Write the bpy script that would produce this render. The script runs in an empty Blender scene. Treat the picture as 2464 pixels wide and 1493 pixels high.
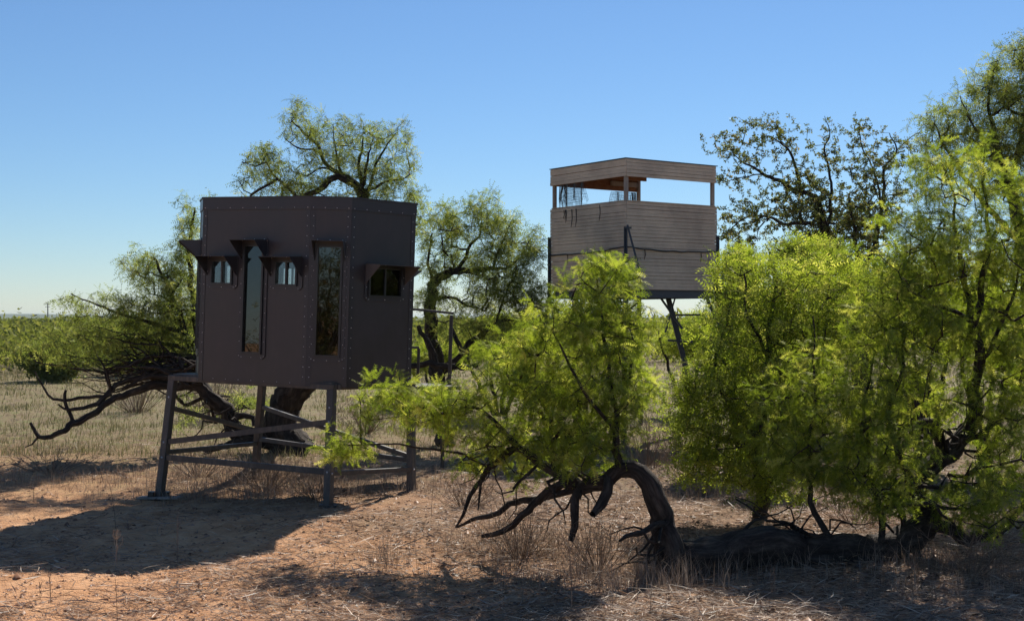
import bpy, math, random
import numpy as np
from mathutils import Vector, Matrix

# ------------------------------------------------------------------ camera, light, exposure
S = bpy.context.scene
COL = S.collection
random.seed(7)
rng = np.random.default_rng(7)
R = math.radians
CAMH = 2.0
cd = bpy.data.cameras.new("camera"); cam = bpy.data.objects.new("camera", cd); COL.objects.link(cam)
cam.location = (0, 0, CAMH); cam.rotation_euler = (R(90.28), 0, 0)
cd.lens = 46.0; cd.sensor_width = 36.0; cd.clip_start = 0.1; cd.clip_end = 12000
S.camera = cam
SUN_EL, SUN_AZ = 40.0, 19.9                       # azimuth clockwise from +Y
w = bpy.data.worlds.new("World"); S.world = w; w.use_nodes = True
nt = w.node_tree; nt.nodes.clear()
o_ = nt.nodes.new("ShaderNodeOutputWorld"); bg = nt.nodes.new("ShaderNodeBackground")
sk = nt.nodes.new("ShaderNodeTexSky"); sk.sky_type = 'NISHITA'; sk.sun_disc = False
sk.sun_elevation = R(SUN_EL); sk.sun_rotation = R(SUN_AZ)
sk.altitude = 3000; sk.air_density = 1.5; sk.dust_density = 0.3; sk.ozone_density = 8.5
bg.inputs[1].default_value = 0.066
nt.links.new(sk.outputs[0], bg.inputs[0]); nt.links.new(bg.outputs[0], o_.inputs[0])
sd = bpy.data.lights.new("sun", 'SUN'); sun = bpy.data.objects.new("sun", sd); COL.objects.link(sun)
sd.energy = 4.8; sd.angle = R(0.53); sd.color = (1.0, 0.93, 0.82)
dsun = Vector((math.sin(R(SUN_AZ)) * math.cos(R(SUN_EL)), math.cos(R(SUN_AZ)) * math.cos(R(SUN_EL)), math.sin(R(SUN_EL))))
sun.rotation_euler = dsun.to_track_quat('Z', 'Y').to_euler(); sun.location = (20, 40, 40)
S.view_settings.view_transform = 'Standard'; S.view_settings.look = 'None'
S.view_settings.gamma = 1.0; S.view_settings.use_curve_mapping = False
S.view_settings.exposure = 0.6
S.render.engine = 'CYCLES'
S.cycles.max_bounces = 8; S.cycles.transmission_bounces = 6; S.cycles.transparent_max_bounces = 8
S.cycles.use_denoising = True; S.cycles.denoising_prefilter = 'NONE'; S.cycles.denoising_input_passes = 'RGB_ALBEDO_NORMAL'
S.cycles.sample_clamp_indirect = 1.2; S.cycles.sample_clamp_direct = 3.0

F = 3147.0; CX = 1231.5; HZ = 762.0               # survey numbers: focal length, principal column, horizon row
def P(zx, zy, D):
    return np.array([(zx - CX) * D / F, D, CAMH - (zy - HZ) * D / F])

# ------------------------------------------------------------------ ground height
_k = np.random.default_rng(3)
_waves = []
for lam, amp in ((9.0, .030), (4.5, .022), (2.2, .014), (1.1, .008), (.55, .006), (.3, .004)):
    for _ in range(4):
        a = _k.uniform(0, math.pi * 2)
        _waves.append((math.cos(a) * 2 * math.pi / lam, math.sin(a) * 2 * math.pi / lam, _k.uniform(0, 6.28), amp * .6))
def gz(x, y):
    x = np.asarray(x, float); y = np.asarray(y, float)
    z = np.zeros(np.broadcast(x, y).shape)
    for kx, ky, ph, am in _waves:
        z = z + am * np.sin(kx * x + ky * y + ph)
    return z

# ------------------------------------------------------------------ node helpers
def mat(name):
    m = bpy.data.materials.new(name); m.use_nodes = True
    t = m.node_tree; t.nodes.clear()
    out = t.nodes.new("ShaderNodeOutputMaterial")
    return m, t, out
def N(t, typ, **kw):
    n = t.nodes.new(typ)
    for k, v in kw.items():
        if k.startswith("i_"):
            key = k[2:]
            key = int(key) if key.isdigit() else key.replace("_", " ")
            n.inputs[key].default_value = v
        else:
            setattr(n, k, v)
    return n
def ramp(t, stops, src):
    n = t.nodes.new("ShaderNodeValToRGB"); cr = n.color_ramp
    while len(cr.elements) < len(stops): cr.elements.new(0.5)
    for e, (p, c) in zip(cr.elements, stops):
        e.position = p; e.color = (*c, 1) if len(c) == 3 else c
    t.links.new(src, n.inputs[0]); return n.outputs[0]
def noise(t, vec, scale, detail=4, rough=.6, out=0):
    n = N(t, "ShaderNodeTexNoise", i_Scale=scale, i_Detail=detail, i_Roughness=rough)
    t.links.new(vec, n.inputs["Vector"]); return n.outputs[out]
def mix(t, a, b, f, mode='MIX'):
    n = t.nodes.new("ShaderNodeMix"); n.data_type = 'RGBA'; n.blend_type = mode
    for s, v in ((6, a), (7, b), (0, f)):
        if isinstance(v, (tuple, list)): n.inputs[s].default_value = (*v, 1)
        elif isinstance(v, (int, float)): n.inputs[s].default_value = v
        else: t.links.new(v, n.inputs[s])
    return n.outputs[2]
def pos(t):
    return t.nodes.new("ShaderNodeNewGeometry").outputs["Position"]
def objc(t):
    return t.nodes.new("ShaderNodeTexCoord").outputs["Object"]
def bump(t, h, strength, dist):
    b = N(t, "ShaderNodeBump", i_Strength=strength, i_Distance=dist)
    t.links.new(h, b.inputs["Height"]); return b.outputs[0]
def pbsdf(t, out, color, rough=.8, normal=None, metal=0.0, spec=.5):
    b = t.nodes.new("ShaderNodeBsdfPrincipled")
    if isinstance(color, tuple): b.inputs["Base Color"].default_value = (*color, 1)
    else: t.links.new(color, b.inputs["Base Color"])
    if isinstance(rough, (int, float)): b.inputs["Roughness"].default_value = rough
    else: t.links.new(rough, b.inputs["Roughness"])
    b.inputs["Metallic"].default_value = metal; b.inputs["Specular IOR Level"].default_value = spec
    if normal is not None: t.links.new(normal, b.inputs["Normal"])
    t.links.new(b.outputs[0], out.inputs[0]); return b

# ------------------------------------------------------------------ materials
def m_ground():
    m, t, out = mat("ground_soil")
    p = pos(t)
    sep = N(t, "ShaderNodeSeparateXYZ"); t.links.new(p, sep.inputs[0])
    n1 = noise(t, p, .55, 5, .65); n2 = noise(t, p, 3.2, 6, .7); n3 = noise(t, p, 22, 5, .7); n4 = noise(t, p, 70, 3, .6)
    soil = ramp(t, [(.25, (.37, .180, .085)), (.5, (.60, .325, .168)), (.75, (.74, .45, .26))], n2)
    litter = ramp(t, [(.3, (.13, .068, .042)), (.5, (.35, .212, .130)), (.7, (.54, .375, .24))], n3)
    # litter everywhere except patches of bare soil
    def math_(op, a, b, clamp=False):
        q = N(t, "ShaderNodeMath", operation=op); q.use_clamp = clamp
        for i, v in enumerate((a, b)):
            if isinstance(v, (int, float)): q.inputs[i].default_value = v
            else: t.links.new(v, q.inputs[i])
        return q.outputs[0]
    xr = N(t, "ShaderNodeMapRange", i_1=-2.5, i_2=1.0, i_3=-.10, i_4=.42); t.links.new(sep.outputs[0], xr.inputs[0])
    f = math_('ADD', math_('MULTIPLY', n1, 1.0), math_('MULTIPLY', n3, .5))
    f = math_('ADD', f, xr.outputs[0])
    f = N(t, "ShaderNodeMapRange", i_1=.72, i_2=.98, i_3=0.0, i_4=.9).outputs[0] if False else math_('MULTIPLY', math_('SUBTRACT', f, .70), 3.0, True)
    near = mix(t, soil, litter, f)
    dry = ramp(t, [(.3, (.13, .09, .055)), (.5, (.24, .185, .105)), (.62, (.17, .18, .065)), (.8, (.34, .265, .18))], n2)
    d = N(t, "ShaderNodeMapRange", i_1=16.0, i_2=27.0, i_3=0.0, i_4=1.0)
    dd = math_('ADD', sep.outputs[1], math_('MULTIPLY', n1, 8.0)); t.links.new(dd, d.inputs[0])
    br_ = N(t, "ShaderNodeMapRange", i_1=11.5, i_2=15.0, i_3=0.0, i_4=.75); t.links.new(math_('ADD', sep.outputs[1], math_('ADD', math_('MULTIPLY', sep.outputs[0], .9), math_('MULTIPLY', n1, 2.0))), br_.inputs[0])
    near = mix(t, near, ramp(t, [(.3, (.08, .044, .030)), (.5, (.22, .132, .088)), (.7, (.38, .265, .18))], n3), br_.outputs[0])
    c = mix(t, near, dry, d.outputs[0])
    d2 = N(t, "ShaderNodeMapRange", i_1=60.0, i_2=120.0, i_3=0.0, i_4=1.0); t.links.new(sep.outputs[1], d2.inputs[0])
    far = ramp(t, [(.3, (.05, .075, .02)), (.6, (.10, .12, .035)), (.8, (.22, .17, .09))], n1)
    c = mix(t, c, far, d2.outputs[0])
    h = math_('ADD', math_('MULTIPLY', n3, .7), math_('MULTIPLY', n4, .4))
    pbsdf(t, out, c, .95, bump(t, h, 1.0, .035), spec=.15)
    return m
def m_leaf(name, c0, c1, c2, trans=.68, gloss=.035):
    m, t, out = mat(name)
    a = N(t, "ShaderNodeAttribute", attribute_name="rnd")
    col = ramp(t, [(0.0, c0), (.55, c1), (1.0, c2)], a.outputs["Fac"])
    df = N(t, "ShaderNodeBsdfDiffuse"); tr = N(t, "ShaderNodeBsdfTranslucent"); gl = N(t, "ShaderNodeBsdfGlossy", i_Roughness=.5)
    tc = mix(t, col, (1.0, 1.0, .55), 1.0, 'MULTIPLY')
    br = N(t, "ShaderNodeVectorMath", operation='SCALE'); br.inputs["Scale"].default_value = 2.0
    t.links.new(tc, br.inputs[0])
    t.links.new(col, df.inputs[0]); t.links.new(br.outputs[0], tr.inputs[0])
    gl.inputs[0].default_value = (.9, .95, .55, 1)
    m1 = N(t, "ShaderNodeMixShader", i_0=trans); m2 = N(t, "ShaderNodeMixShader", i_0=gloss)
    t.links.new(df.outputs[0], m1.inputs[1]); t.links.new(tr.outputs[0], m1.inputs[2])
    t.links.new(m1.outputs[0], m2.inputs[1]); t.links.new(gl.outputs[0], m2.inputs[2])
    t.links.new(m2.outputs[0], out.inputs[0]); return m
def m_bark(name, c0, c1, c2):
    m, t, out = mat(name)
    uv = N(t, "ShaderNodeUVMap", uv_map="UVMap").outputs[0]
    mp = N(t, "ShaderNodeMapping"); mp.inputs["Scale"].default_value = (9, 1.6, 1); t.links.new(uv, mp.inputs[0])
    n1 = noise(t, mp.outputs[0], 3.0, 7, .7)
    n2 = noise(t, pos(t), 9, 5, .6)
    c = ramp(t, [(.32, c0), (.5, c1), (.72, c2)], n1)
    c = mix(t, c, (.5, .5, .5), .0)
    dk = ramp(t, [(.35, (.55, .5, .5)), (.7, (1.2, 1.15, 1.1))], n2)
    c = mix(t, c, dk, .8, 'MULTIPLY')
    pbsdf(t, out, c, .9, bump(t, n1, 1.0, .03), spec=.25); return m
def m_straw(name, stops):
    m, t, out = mat(name)
    a = N(t, "ShaderNodeAttribute", attribute_name="rnd")
    col = ramp(t, stops, a.outputs["Fac"])
    df = N(t, "ShaderNodeBsdfDiffuse"); tr = N(t, "ShaderNodeBsdfTranslucent"); m1 = N(t, "ShaderNodeMixShader", i_0=.25)
    t.links.new(col, df.inputs[0]); t.links.new(col, tr.inputs[0])
    gl = N(t, "ShaderNodeBsdfGlossy", i_Roughness=.45); m2 = N(t, "ShaderNodeMixShader", i_0=.04)
    t.links.new(df.outputs[0], m1.inputs[1]); t.links.new(tr.outputs[0], m1.inputs[2])
    t.links.new(m1.outputs[0], m2.inputs[1]); t.links.new(gl.outputs[0], m2.inputs[2])
    t.links.new(m2.outputs[0], out.inputs[0]); return m
def m_metal(name, c, rough=.42, var=.25, bumpy=.15, metal=0.0, spec=.5, dust=0.0):
    m, t, out = mat(name)
    p = objc(t)
    n1 = noise(t, p, 2.2, 5, .65); n2 = noise(t, p, 45, 3, .6)
    lo = tuple(v * (1 - var) for v in c); hi = tuple(v * (1 + var) for v in c)
    col = ramp(t, [(.3, lo), (.7, hi)], n1)
    if dust > 0:
        mp = N(t, "ShaderNodeMapping"); mp.inputs["Scale"].default_value = (7, 7, .6); t.links.new(p, mp.inputs[0])
        st = noise(t, mp.outputs[0], 2.5, 6, .7); fine = noise(t, p, 9, 6, .75)
        sm = N(t, "ShaderNodeMath", operation='MULTIPLY'); t.links.new(st, sm.inputs[0]); t.links.new(fine, sm.inputs[1])
        mr = N(t, "ShaderNodeMapRange", i_1=.22, i_2=.42, i_3=0.0, i_4=dust); t.links.new(sm.outputs[0], mr.inputs[0])
        col = mix(t, col, (.30, .22, .16), mr.outputs[0])
    r = N(t, "ShaderNodeMapRange", i_1=.3, i_2=.7, i_3=rough - .07, i_4=rough + .1); t.links.new(n1, r.inputs[0])
    pbsdf(t, out, col, r.outputs[0], bump(t, n2, bumpy, .002), metal=metal, spec=spec); return m
def m_wood(name, c0, c1, axis=(1, 1, 14), rough=.85):
    m, t, out = mat(name)
    mp = N(t, "ShaderNodeMapping"); mp.inputs["Scale"].default_value = axis; t.links.new(objc(t), mp.inputs[0])
    n1 = noise(t, mp.outputs[0], 5.0, 6, .7); n2 = noise(t, objc(t), 1.3, 4, .6)
    col = ramp(t, [(.3, c0), (.7, c1)], n1)
    st = ramp(t, [(.35, (.72, .70, .70)), (.65, (1.1, 1.08, 1.05))], n2)
    col = mix(t, col, st, 1.0, 'MULTIPLY')
    pbsdf(t, out, col, rough, bump(t, n1, .5, .004), spec=.25); return m
def m_glass(name, tint, refl=.12):
    m, t, out = mat(name)
    tr = N(t, "ShaderNodeBsdfTransparent"); tr.inputs[0].default_value = (*tint, 1)
    gl = N(t, "ShaderNodeBsdfGlossy", i_Roughness=.015)
    fr = N(t, "ShaderNodeFresnel", i_IOR=1.5)
    ad = N(t, "ShaderNodeMath", operation='ADD'); ad.inputs[1].default_value = refl
    t.links.new(fr.outputs[0], ad.inputs[0])
    wv = noise(t, objc(t), 3.0, 2, .5)
    nb = bump(t, wv, .05, .01); t.links.new(nb, gl.inputs["Normal"])
    mx = N(t, "ShaderNodeMixShader"); t.links.new(ad.outputs[0], mx.inputs[0])
    t.links.new(tr.outputs[0], mx.inputs[1]); t.links.new(gl.outputs[0], mx.inputs[2])
    t.links.new(mx.outputs[0], out.inputs[0]); return m

M = {}
M['ground'] = m_ground()
M['leaf_near'] = m_leaf("mesquite_leaf", (.055, .085, .014), (.168, .212, .026), (.40, .39, .12))
M['leaf_mid'] = m_leaf("mesquite_leaf_dull", (.058, .082, .026), (.138, .168, .045), (.29, .28, .11))
M['leaf_oak'] = m_leaf("broad_leaf", (.050, .065, .024), (.098, .115, .038), (.21, .15, .06), trans=.5, gloss=.06)
M['leaf_far'] = m_leaf("scrub_leaf", (.065, .080, .022), (.120, .135, .036), (.20, .19, .07), trans=.4, gloss=.02)
M['bark'] = m_bark("mesquite_bark", (.012, .010, .009), (.046, .037, .031), (.13, .108, .09))
M['twig'] = m_bark("twig_bark", (.02, .015, .012), (.05, .038, .030), (.10, .08, .062))
M['straw'] = m_straw("dry_straw", [(0, (.10, .055, .038)), (.35, (.34, .21, .13)), (.7, (.52, .37, .25)), (1, (.70, .57, .43))])
M['scrap'] = m_straw('leaf_scraps', [(0, (.035, .022, .016)), (.5, (.10, .062, .042)), (1, (.22, .15, .10))])
M['clod'] = m_straw('red_clods', [(0, (.16, .075, .045)), (.6, (.36, .19, .11)), (1, (.50, .34, .24))])
M['grass'] = m_straw("dry_grass", [(0, (.10, .10, .035)), (.4, (.20, .195, .07)), (.75, (.33, .265, .145)), (1, (.46, .37, .26))])
M['stalk'] = m_straw("dry_stalk", [(0, (.12, .08, .055)), (.5, (.24, .17, .12)), (1, (.42, .34, .27))])
M['panel'] = m_metal("brown_painted_sheet", (.037, .031, .032), .42, dust=.035, bumpy=.04)
M['trim'] = m_metal("brown_painted_trim", (.030, .027, .031), .40, bumpy=.04)
M['visor'] = m_metal('tan_visor_paint', (.085, .076, .072), .5)
M['vinyl'] = m_metal("black_window_frame", (.018, .018, .020), .35)
M['steel'] = m_metal("brown_square_tube", (.050, .044, .040), .5, dust=.3)
M['screw'] = m_metal("zinc_screw", (.55, .54, .52), .3, metal=.6)
M['gal'] = m_metal("dark_blue_angle_iron", (.045, .052, .065), .5)
M['inside'] = m_wood("blind_interior", (.03, .027, .025), (.05, .045, .04))
M['siding'] = m_wood("weathered_siding", (.58, .455, .335), (.75, .61, .46), (1.2, 1.2, 16))
M['ply'] = m_wood("orange_plywood", (.20, .085, .035), (.36, .17, .075), (2, 2, 9))
M['lumber'] = m_wood("pale_lumber", (.32, .265, .22), (.46, .39, .33), (8, 8, 1))
M['board'] = m_wood("grey_board", (.20, .18, .16), (.34, .31, .28), (1, 8, 8))
M['glass'] = m_glass("tinted_window_glass", (.04, .045, .05), .045)
M['glass_dark'] = m_glass('dark_window_glass', (.03, .03, .035), -.02)
M['glass_small'] = m_glass("clear_window_glass", (.75, .78, .80), .05)
M['rag'] = m_straw("grey_netting", [(0, (.05, .05, .05)), (1, (.16, .16, .15))])
M['cable'] = m_metal("black_cable", (.02, .018, .017), .6)
M['hill'] = m_metal("far_hill", (.10, .11, .06), .95, .2, 0, spec=.0)

# ------------------------------------------------------------------ mesh helpers
def tag(o, label=None, cat=None, group=None, kind=None):
    if label: o["label"] = label
    if cat: o["category"] = cat
    if group: o["group"] = group
    if kind: o["kind"] = kind
    return o
def empty(name, loc):
    o = bpy.data.objects.new(name, None); COL.objects.link(o); o.location = loc; o.empty_display_size = .2; return o
def link(name, me, parent=None):
    o = bpy.data.objects.new(name, me); COL.objects.link(o)
    if parent is not None: o.parent = parent
    return o
def np_mesh(name, v, f, m, parent=None, rnd=None, uv=None, smooth=False):
    """v (n,3) local, f (k,3) or (k,4)"""
    v = np.ascontiguousarray(v, np.float32); f = np.ascontiguousarray(f, np.int32)
    me = bpy.data.meshes.new(name)
    k = f.shape[1]
    me.vertices.add(len(v)); me.vertices.foreach_set("co", v.ravel())
    me.loops.add(f.size); me.loops.foreach_set("vertex_index", f.ravel())
    me.polygons.add(len(f)); me.polygons.foreach_set("loop_start", np.arange(0, f.size, k, dtype=np.int32))
    me.polygons.foreach_set("loop_total", np.full(len(f), k, np.int32))
    if rnd is not None:
        a = me.attributes.new("rnd", 'FLOAT', 'FACE'); a.data.foreach_set("value", np.ascontiguousarray(rnd, np.float32))
    if uv is not None:
        l = me.uv_layers.new(name="UVMap"); l.data.foreach_set("uv", np.ascontiguousarray(uv, np.float32).ravel())
    me.update(calc_edges=True)
    if smooth: me.polygons.foreach_set("use_smooth", np.ones(len(f), bool))
    me.materials.append(m)
    return link(name, me, parent)

class MB:
    """small hard-surface mesh builder in scene coordinates"""
    def __init__(s): s.v = []; s.f = []
    def box(s, c, half, ax=None):
        c = np.array(c, float)
        A = np.eye(3) if ax is None else np.array(ax, float)
        n = len(s.v)
        for dz in (-1, 1):
            for dx, dy in ((-1, -1), (1, -1), (1, 1), (-1, 1)):
                s.v.append(c + A[0] * dx * half[0] + A[1] * dy * half[1] + A[2] * dz * half[2])
        for q in ((3, 2, 1, 0), (4, 5, 6, 7), (0, 1, 5, 4), (1, 2, 6, 5), (2, 3, 7, 6), (3, 0, 4, 7)):
            s.f.append([n + i for i in q])
        return s
    def bar(s, a, b, wd, ht, up=(0, 0, 1)):
        a = np.array(a, float); b = np.array(b, float); d = b - a; L = np.linalg.norm(d); d /= L
        up = np.array(up, float); x = np.cross(d, up); x /= np.linalg.norm(x); z = np.cross(x, d)
        return s.box((a + b) / 2, (wd / 2, L / 2, ht / 2), (x, d, z))
    def poly(s, pts, nrm, th):
        """extruded polygon; pts in order, thickness along nrm"""
        n = len(s.v); k = len(pts); nrm = np.array(nrm, float)
        for p in pts: s.v.append(np.array(p, float))
        for p in pts: s.v.append(np.array(p, float) + nrm * th)
        s.f.append(list(range(n + k - 1, n - 1, -1))); s.f.append(list(range(n + k, n + 2 * k)))
        for i in range(k):
            j = (i + 1) % k; s.f.append([n + i, n + j, n + k + j, n + k + i])
        return s
    def ring(s, outer, inner, nrm, th):
        n = len(s.v); k = len(outer); nrm = np.array(nrm, float)
        for L in (outer, inner):
            for p in L: s.v.append(np.array(p, float))
        for L in (outer, inner):
            for p in L: s.v.append(np.array(p, float) + nrm * th)
        for i in range(k):
            j = (i + 1) % k
            s.f.append([n + i, n + k + i, n + k + j, n + j])
            s.f.append([n + 2 * k + i, n + 2 * k + j, n + 3 * k + j, n + 3 * k + i])
            s.f.append([n + i, n + j, n + 2 * k + j, n + 2 * k + i])
            s.f.append([n + k + j, n + k + i, n + 3 * k + i, n + 3 * k + j])
        return s
    def dome(s, c, nrm, r, h):
        nrm = np.array(nrm, float); t = np.cross(nrm, (0, 0, 1.0)); t /= np.linalg.norm(t); b = np.cross(nrm, t)
        n = len(s.v); c = np.array(c, float)
        for k in range(6): s.v.append(c + r * (math.cos(k * math.pi / 3) * t + math.sin(k * math.pi / 3) * b))
        s.v.append(c + nrm * h)
        for k in range(6): s.f.append([n + k, n + (k + 1) % 6, n + 6])
        return s
    def build(s, name, m, parent=None, base=(0, 0, 0), bevel=0.0):
        me = bpy.data.meshes.new(name)
        me.from_pydata([tuple(p - np.array(base)) for p in s.v], [], s.f)
        me.update(); me.materials.append(m)
        import bmesh
        bm = bmesh.new(); bm.from_mesh(me)
        bmesh.ops.recalc_face_normals(bm, faces=bm.faces)
        if bevel > 0:
            bmesh.ops.bevel(bm, geom=list(bm.edges), offset=bevel, segments=1, affect='EDGES', clamp_overlap=True)
        bm.to_mesh(me); bm.free()
        return link(name, me, parent)

# ------------------------------------------------------------------ tubes and trees
def tube_arrays(paths):
    V = []; Fc = []; UV = []; n = 0
    for pts, rad, sides, rough in paths:
        pts = np.asarray(pts, float); rad = np.asarray(rad, float); k = len(pts)
        if k < 2: continue
        d = np.gradient(pts, axis=0); d /= np.maximum(np.linalg.norm(d, axis=1, keepdims=True), 1e-9)
        ref = np.array([0.31, -0.52, 0.79]) if abs(d[:, 2]).mean() < .8 else np.array([0.9, .35, .1])
        a = np.cross(d, ref); a /= np.maximum(np.linalg.norm(a, axis=1, keepdims=True), 1e-9); b = np.cross(d, a)
        th = np.arange(sides) * 2 * math.pi / sides
        L = np.concatenate([[0], np.cumsum(np.linalg.norm(np.diff(pts, axis=0), axis=1))])
        rr = np.repeat(rad[:, None], sides, 1)
        if rough > 0:
            twist = L[:, None] * 1.7
            ph = rng.uniform(0, 6.28, 4)
            rr = rr * (1 + rough * (np.sin(3 * th[None] + twist + ph[0]) * .5 + .5 * np.sin(7 * th[None] - twist * 2.3 + ph[1]) +
                       .35 * np.sin(2 * th[None] + L[:, None] * 5 + ph[2]) + .30 * rng.normal(size=rr.shape) + .5 * np.abs(np.sin(11 * th[None] / 2 + twist * 3 + ph[3])) ** .5 - .3))
        ring = pts[:, None] + rr[..., None] * (np.cos(th)[None, :, None] * a[:, None] + np.sin(th)[None, :, None] * b[:, None])
        V.append(ring.reshape(-1, 3))
        i = np.arange(k - 1)[:, None] * sides; j = np.arange(sides)[None]; j2 = (j + 1) % sides
        q = np.stack([i + j, i + j2, i + sides + j2, i + sides + j], -1).reshape(-1, 4) + n
        Fc.append(q)
        u0 = (np.arange(sides) / sides)[None]; u1 = ((np.arange(sides) + 1) / sides)[None]
        circ = max(rad.mean() * 6.28, .02)
        v0 = L[:-1, None]; v1 = L[1:, None]; o = np.ones((k - 1, sides))
        UV.append(np.stack([np.stack([u0 * circ * o, v0 * o], -1), np.stack([u1 * circ * o, v0 * o], -1),
                            np.stack([u1 * circ * o, v1 * o], -1), np.stack([u0 * circ * o, v1 * o], -1)], 2).reshape(-1, 2))
        n += k * sides
    return np.concatenate(V), np.concatenate(Fc), np.concatenate(UV)
def smooth_path(pts, step, jit):
    """pts (n,4) xyz r -> Catmull-Rom resampled with jitter"""
    pts = np.asarray(pts, float); out = []
    ext = np.vstack([2 * pts[0] - pts[1], pts, 2 * pts[-1] - pts[-2]])
    for i in range(1, len(ext) - 2):
        L = np.linalg.norm(ext[i + 1, :3] - ext[i, :3]); k = max(1, int(L / step))
        for t in np.arange(k) / k:
            p0, p1, p2, p3 = ext[i - 1:i + 3]
            out.append(.5 * ((2 * p1) + (-p0 + p2) * t + (2 * p0 - 5 * p1 + 4 * p2 - p3) * t * t + (-p0 + 3 * p1 - 3 * p2 + p3) * t ** 3))
    out.append(pts[-1]); out = np.array(out)
    if len(out) > 3:
        Lc = np.concatenate([[0], np.cumsum(np.linalg.norm(np.diff(out[:, :3], axis=0), axis=1))])
        for lam in (.55, .23):
            for ax in range(3):
                out[1:-1, ax] += (np.sin(Lc * 6.283 / (lam * rng.uniform(.8, 1.3)) + rng.uniform(0, 6.28)) * jit * (lam / .25) * np.clip(out[:, 3] / .05, .5, .8))[1:-1]
        out[1:-1, :3] += rng.normal(size=(len(out) - 2, 3)) * jit * .25
    out[:, 3] = np.maximum(out[:, 3], .003)
    return out

def leaf_template(kind):
    """returns list of (verts, tris) variants; leaf runs along +X from its origin"""
    res = []
    for var in range(4):
        g = np.random.default_rng(50 + var)
        V = []; T = []
        if kind in ('fine', 'mid', 'coarse'):
            pairs, wl, lw = {'fine': (9, .022, .0058), 'mid': (5, .021, .0100), 'coarse': (3, .032, .022)}[kind]
            for sgn in (-1, 1):
                L = (.098 if kind == 'fine' else .115) * g.uniform(.8, 1.15); ang = sgn * g.uniform(.25, .5); bend = g.uniform(-1.2, .2); side = sgn * g.uniform(-.4, .9)
                def pt(s):
                    a = ang + side * s; x = .02 + L * s
                    return np.array([math.cos(ang + side * s * .5) * L * s + .018, math.sin(ang + side * s * .5) * L * s, bend * s * s * L * .6])
                segs = 2 if kind == 'fine' else 1
                for k in range(segs):
                    a, b = pt(k / segs), pt((k + 1) / segs)
                    n = len(V); V += [a, b, b + np.array([0, .0016, .0006]), a + np.array([0, .0016, .0006])]
                    T += [(n, n + 1, n + 2), (n, n + 2, n + 3)]
                for k in range(pairs):
                    s = (k + .8) / pairs; c = pt(s); tdir = pt(min(1, s + .05)) - pt(s - .05); tdir /= np.linalg.norm(tdir)
                    pn = np.cross(tdir, (0, 0, 1.0)); pn /= np.linalg.norm(pn)
                    wlk = wl * (1 - .35 * abs(s - .45)) * g.uniform(.85, 1.15)
                    for q in (-1, 1):
                        tip = c + pn * q * wlk + tdir * wlk * g.uniform(.15, .7) + np.array([0, 0, g.uniform(-.35, .35) * wlk])
                        n = len(V); V += [c - tdir * lw / 2, c + tdir * lw / 2, tip]; T.append((n, n + 1, n + 2))
        else:                                   # broad oval leaves, a cluster of 3
            for k in range(3):
                a = g.uniform(-1.2, 1.2); L = g.uniform(.04, .065); W = L * .24
                d = np.array([math.cos(a), math.sin(a), g.uniform(-.6, .5)]); d /= np.linalg.norm(d)
                q = np.cross(d, (g.normal(), g.normal(), 1.0)); q /= np.linalg.norm(q)
                o = d * .012; n = len(V)
                V += [o, o + d * L * .5 + q * W, o + d * L, o + d * L * .5 - q * W + np.cross(d, q) * .006]
                T += [(n, n + 1, n + 2), (n, n + 2, n + 3)]
        res.append((np.array(V), np.array(T)))
    return res
LT = {k: leaf_template(k) for k in ('fine', 'mid', 'coarse', 'broad')}

def place_leaves(pos_, dir_, kind, scale, base_rnd=None):
    """pos_ (n,3), dir_ (n,3) -> verts, tris, rnd"""
    n = len(pos_)
    d = dir_ / np.maximum(np.linalg.norm(dir_, axis=1, keepdims=True), 1e-9)
    r = rng.normal(size=(n, 3)) * .8 + np.array([0, 0, 1.0])
    y = np.cross(r, d); y /= np.maximum(np.linalg.norm(y, axis=1, keepdims=True), 1e-9); z = np.cross(d, y)
    Rm = np.stack([d, y, z], 1)                  # rows are axes
    sc = scale * rng.uniform(.7, 1.25, n)
    which = rng.integers(0, 4, n); VV = []; TT = []; RR = []; off = 0
    if base_rnd is None: base_rnd = rng.random(n)
    for k in range(4):
        ii = np.where(which == k)[0]
        if len(ii) == 0: continue
        tv, tt = LT[kind][k]
        v = np.einsum('vk,nkj->nvj', tv, Rm[ii]) * sc[ii, None, None] + pos_[ii, None]
        VV.append(v.reshape(-1, 3))
        TT.append((tt[None] + (np.arange(len(ii)) * len(tv))[:, None, None]).reshape(-1, 3) + off)
        RR.append(np.repeat(base_rnd[ii], len(tt))); off += len(ii) * len(tv)
    return np.concatenate(VV), np.concatenate(TT), np.clip(np.concatenate(RR), 0, 1)

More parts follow.
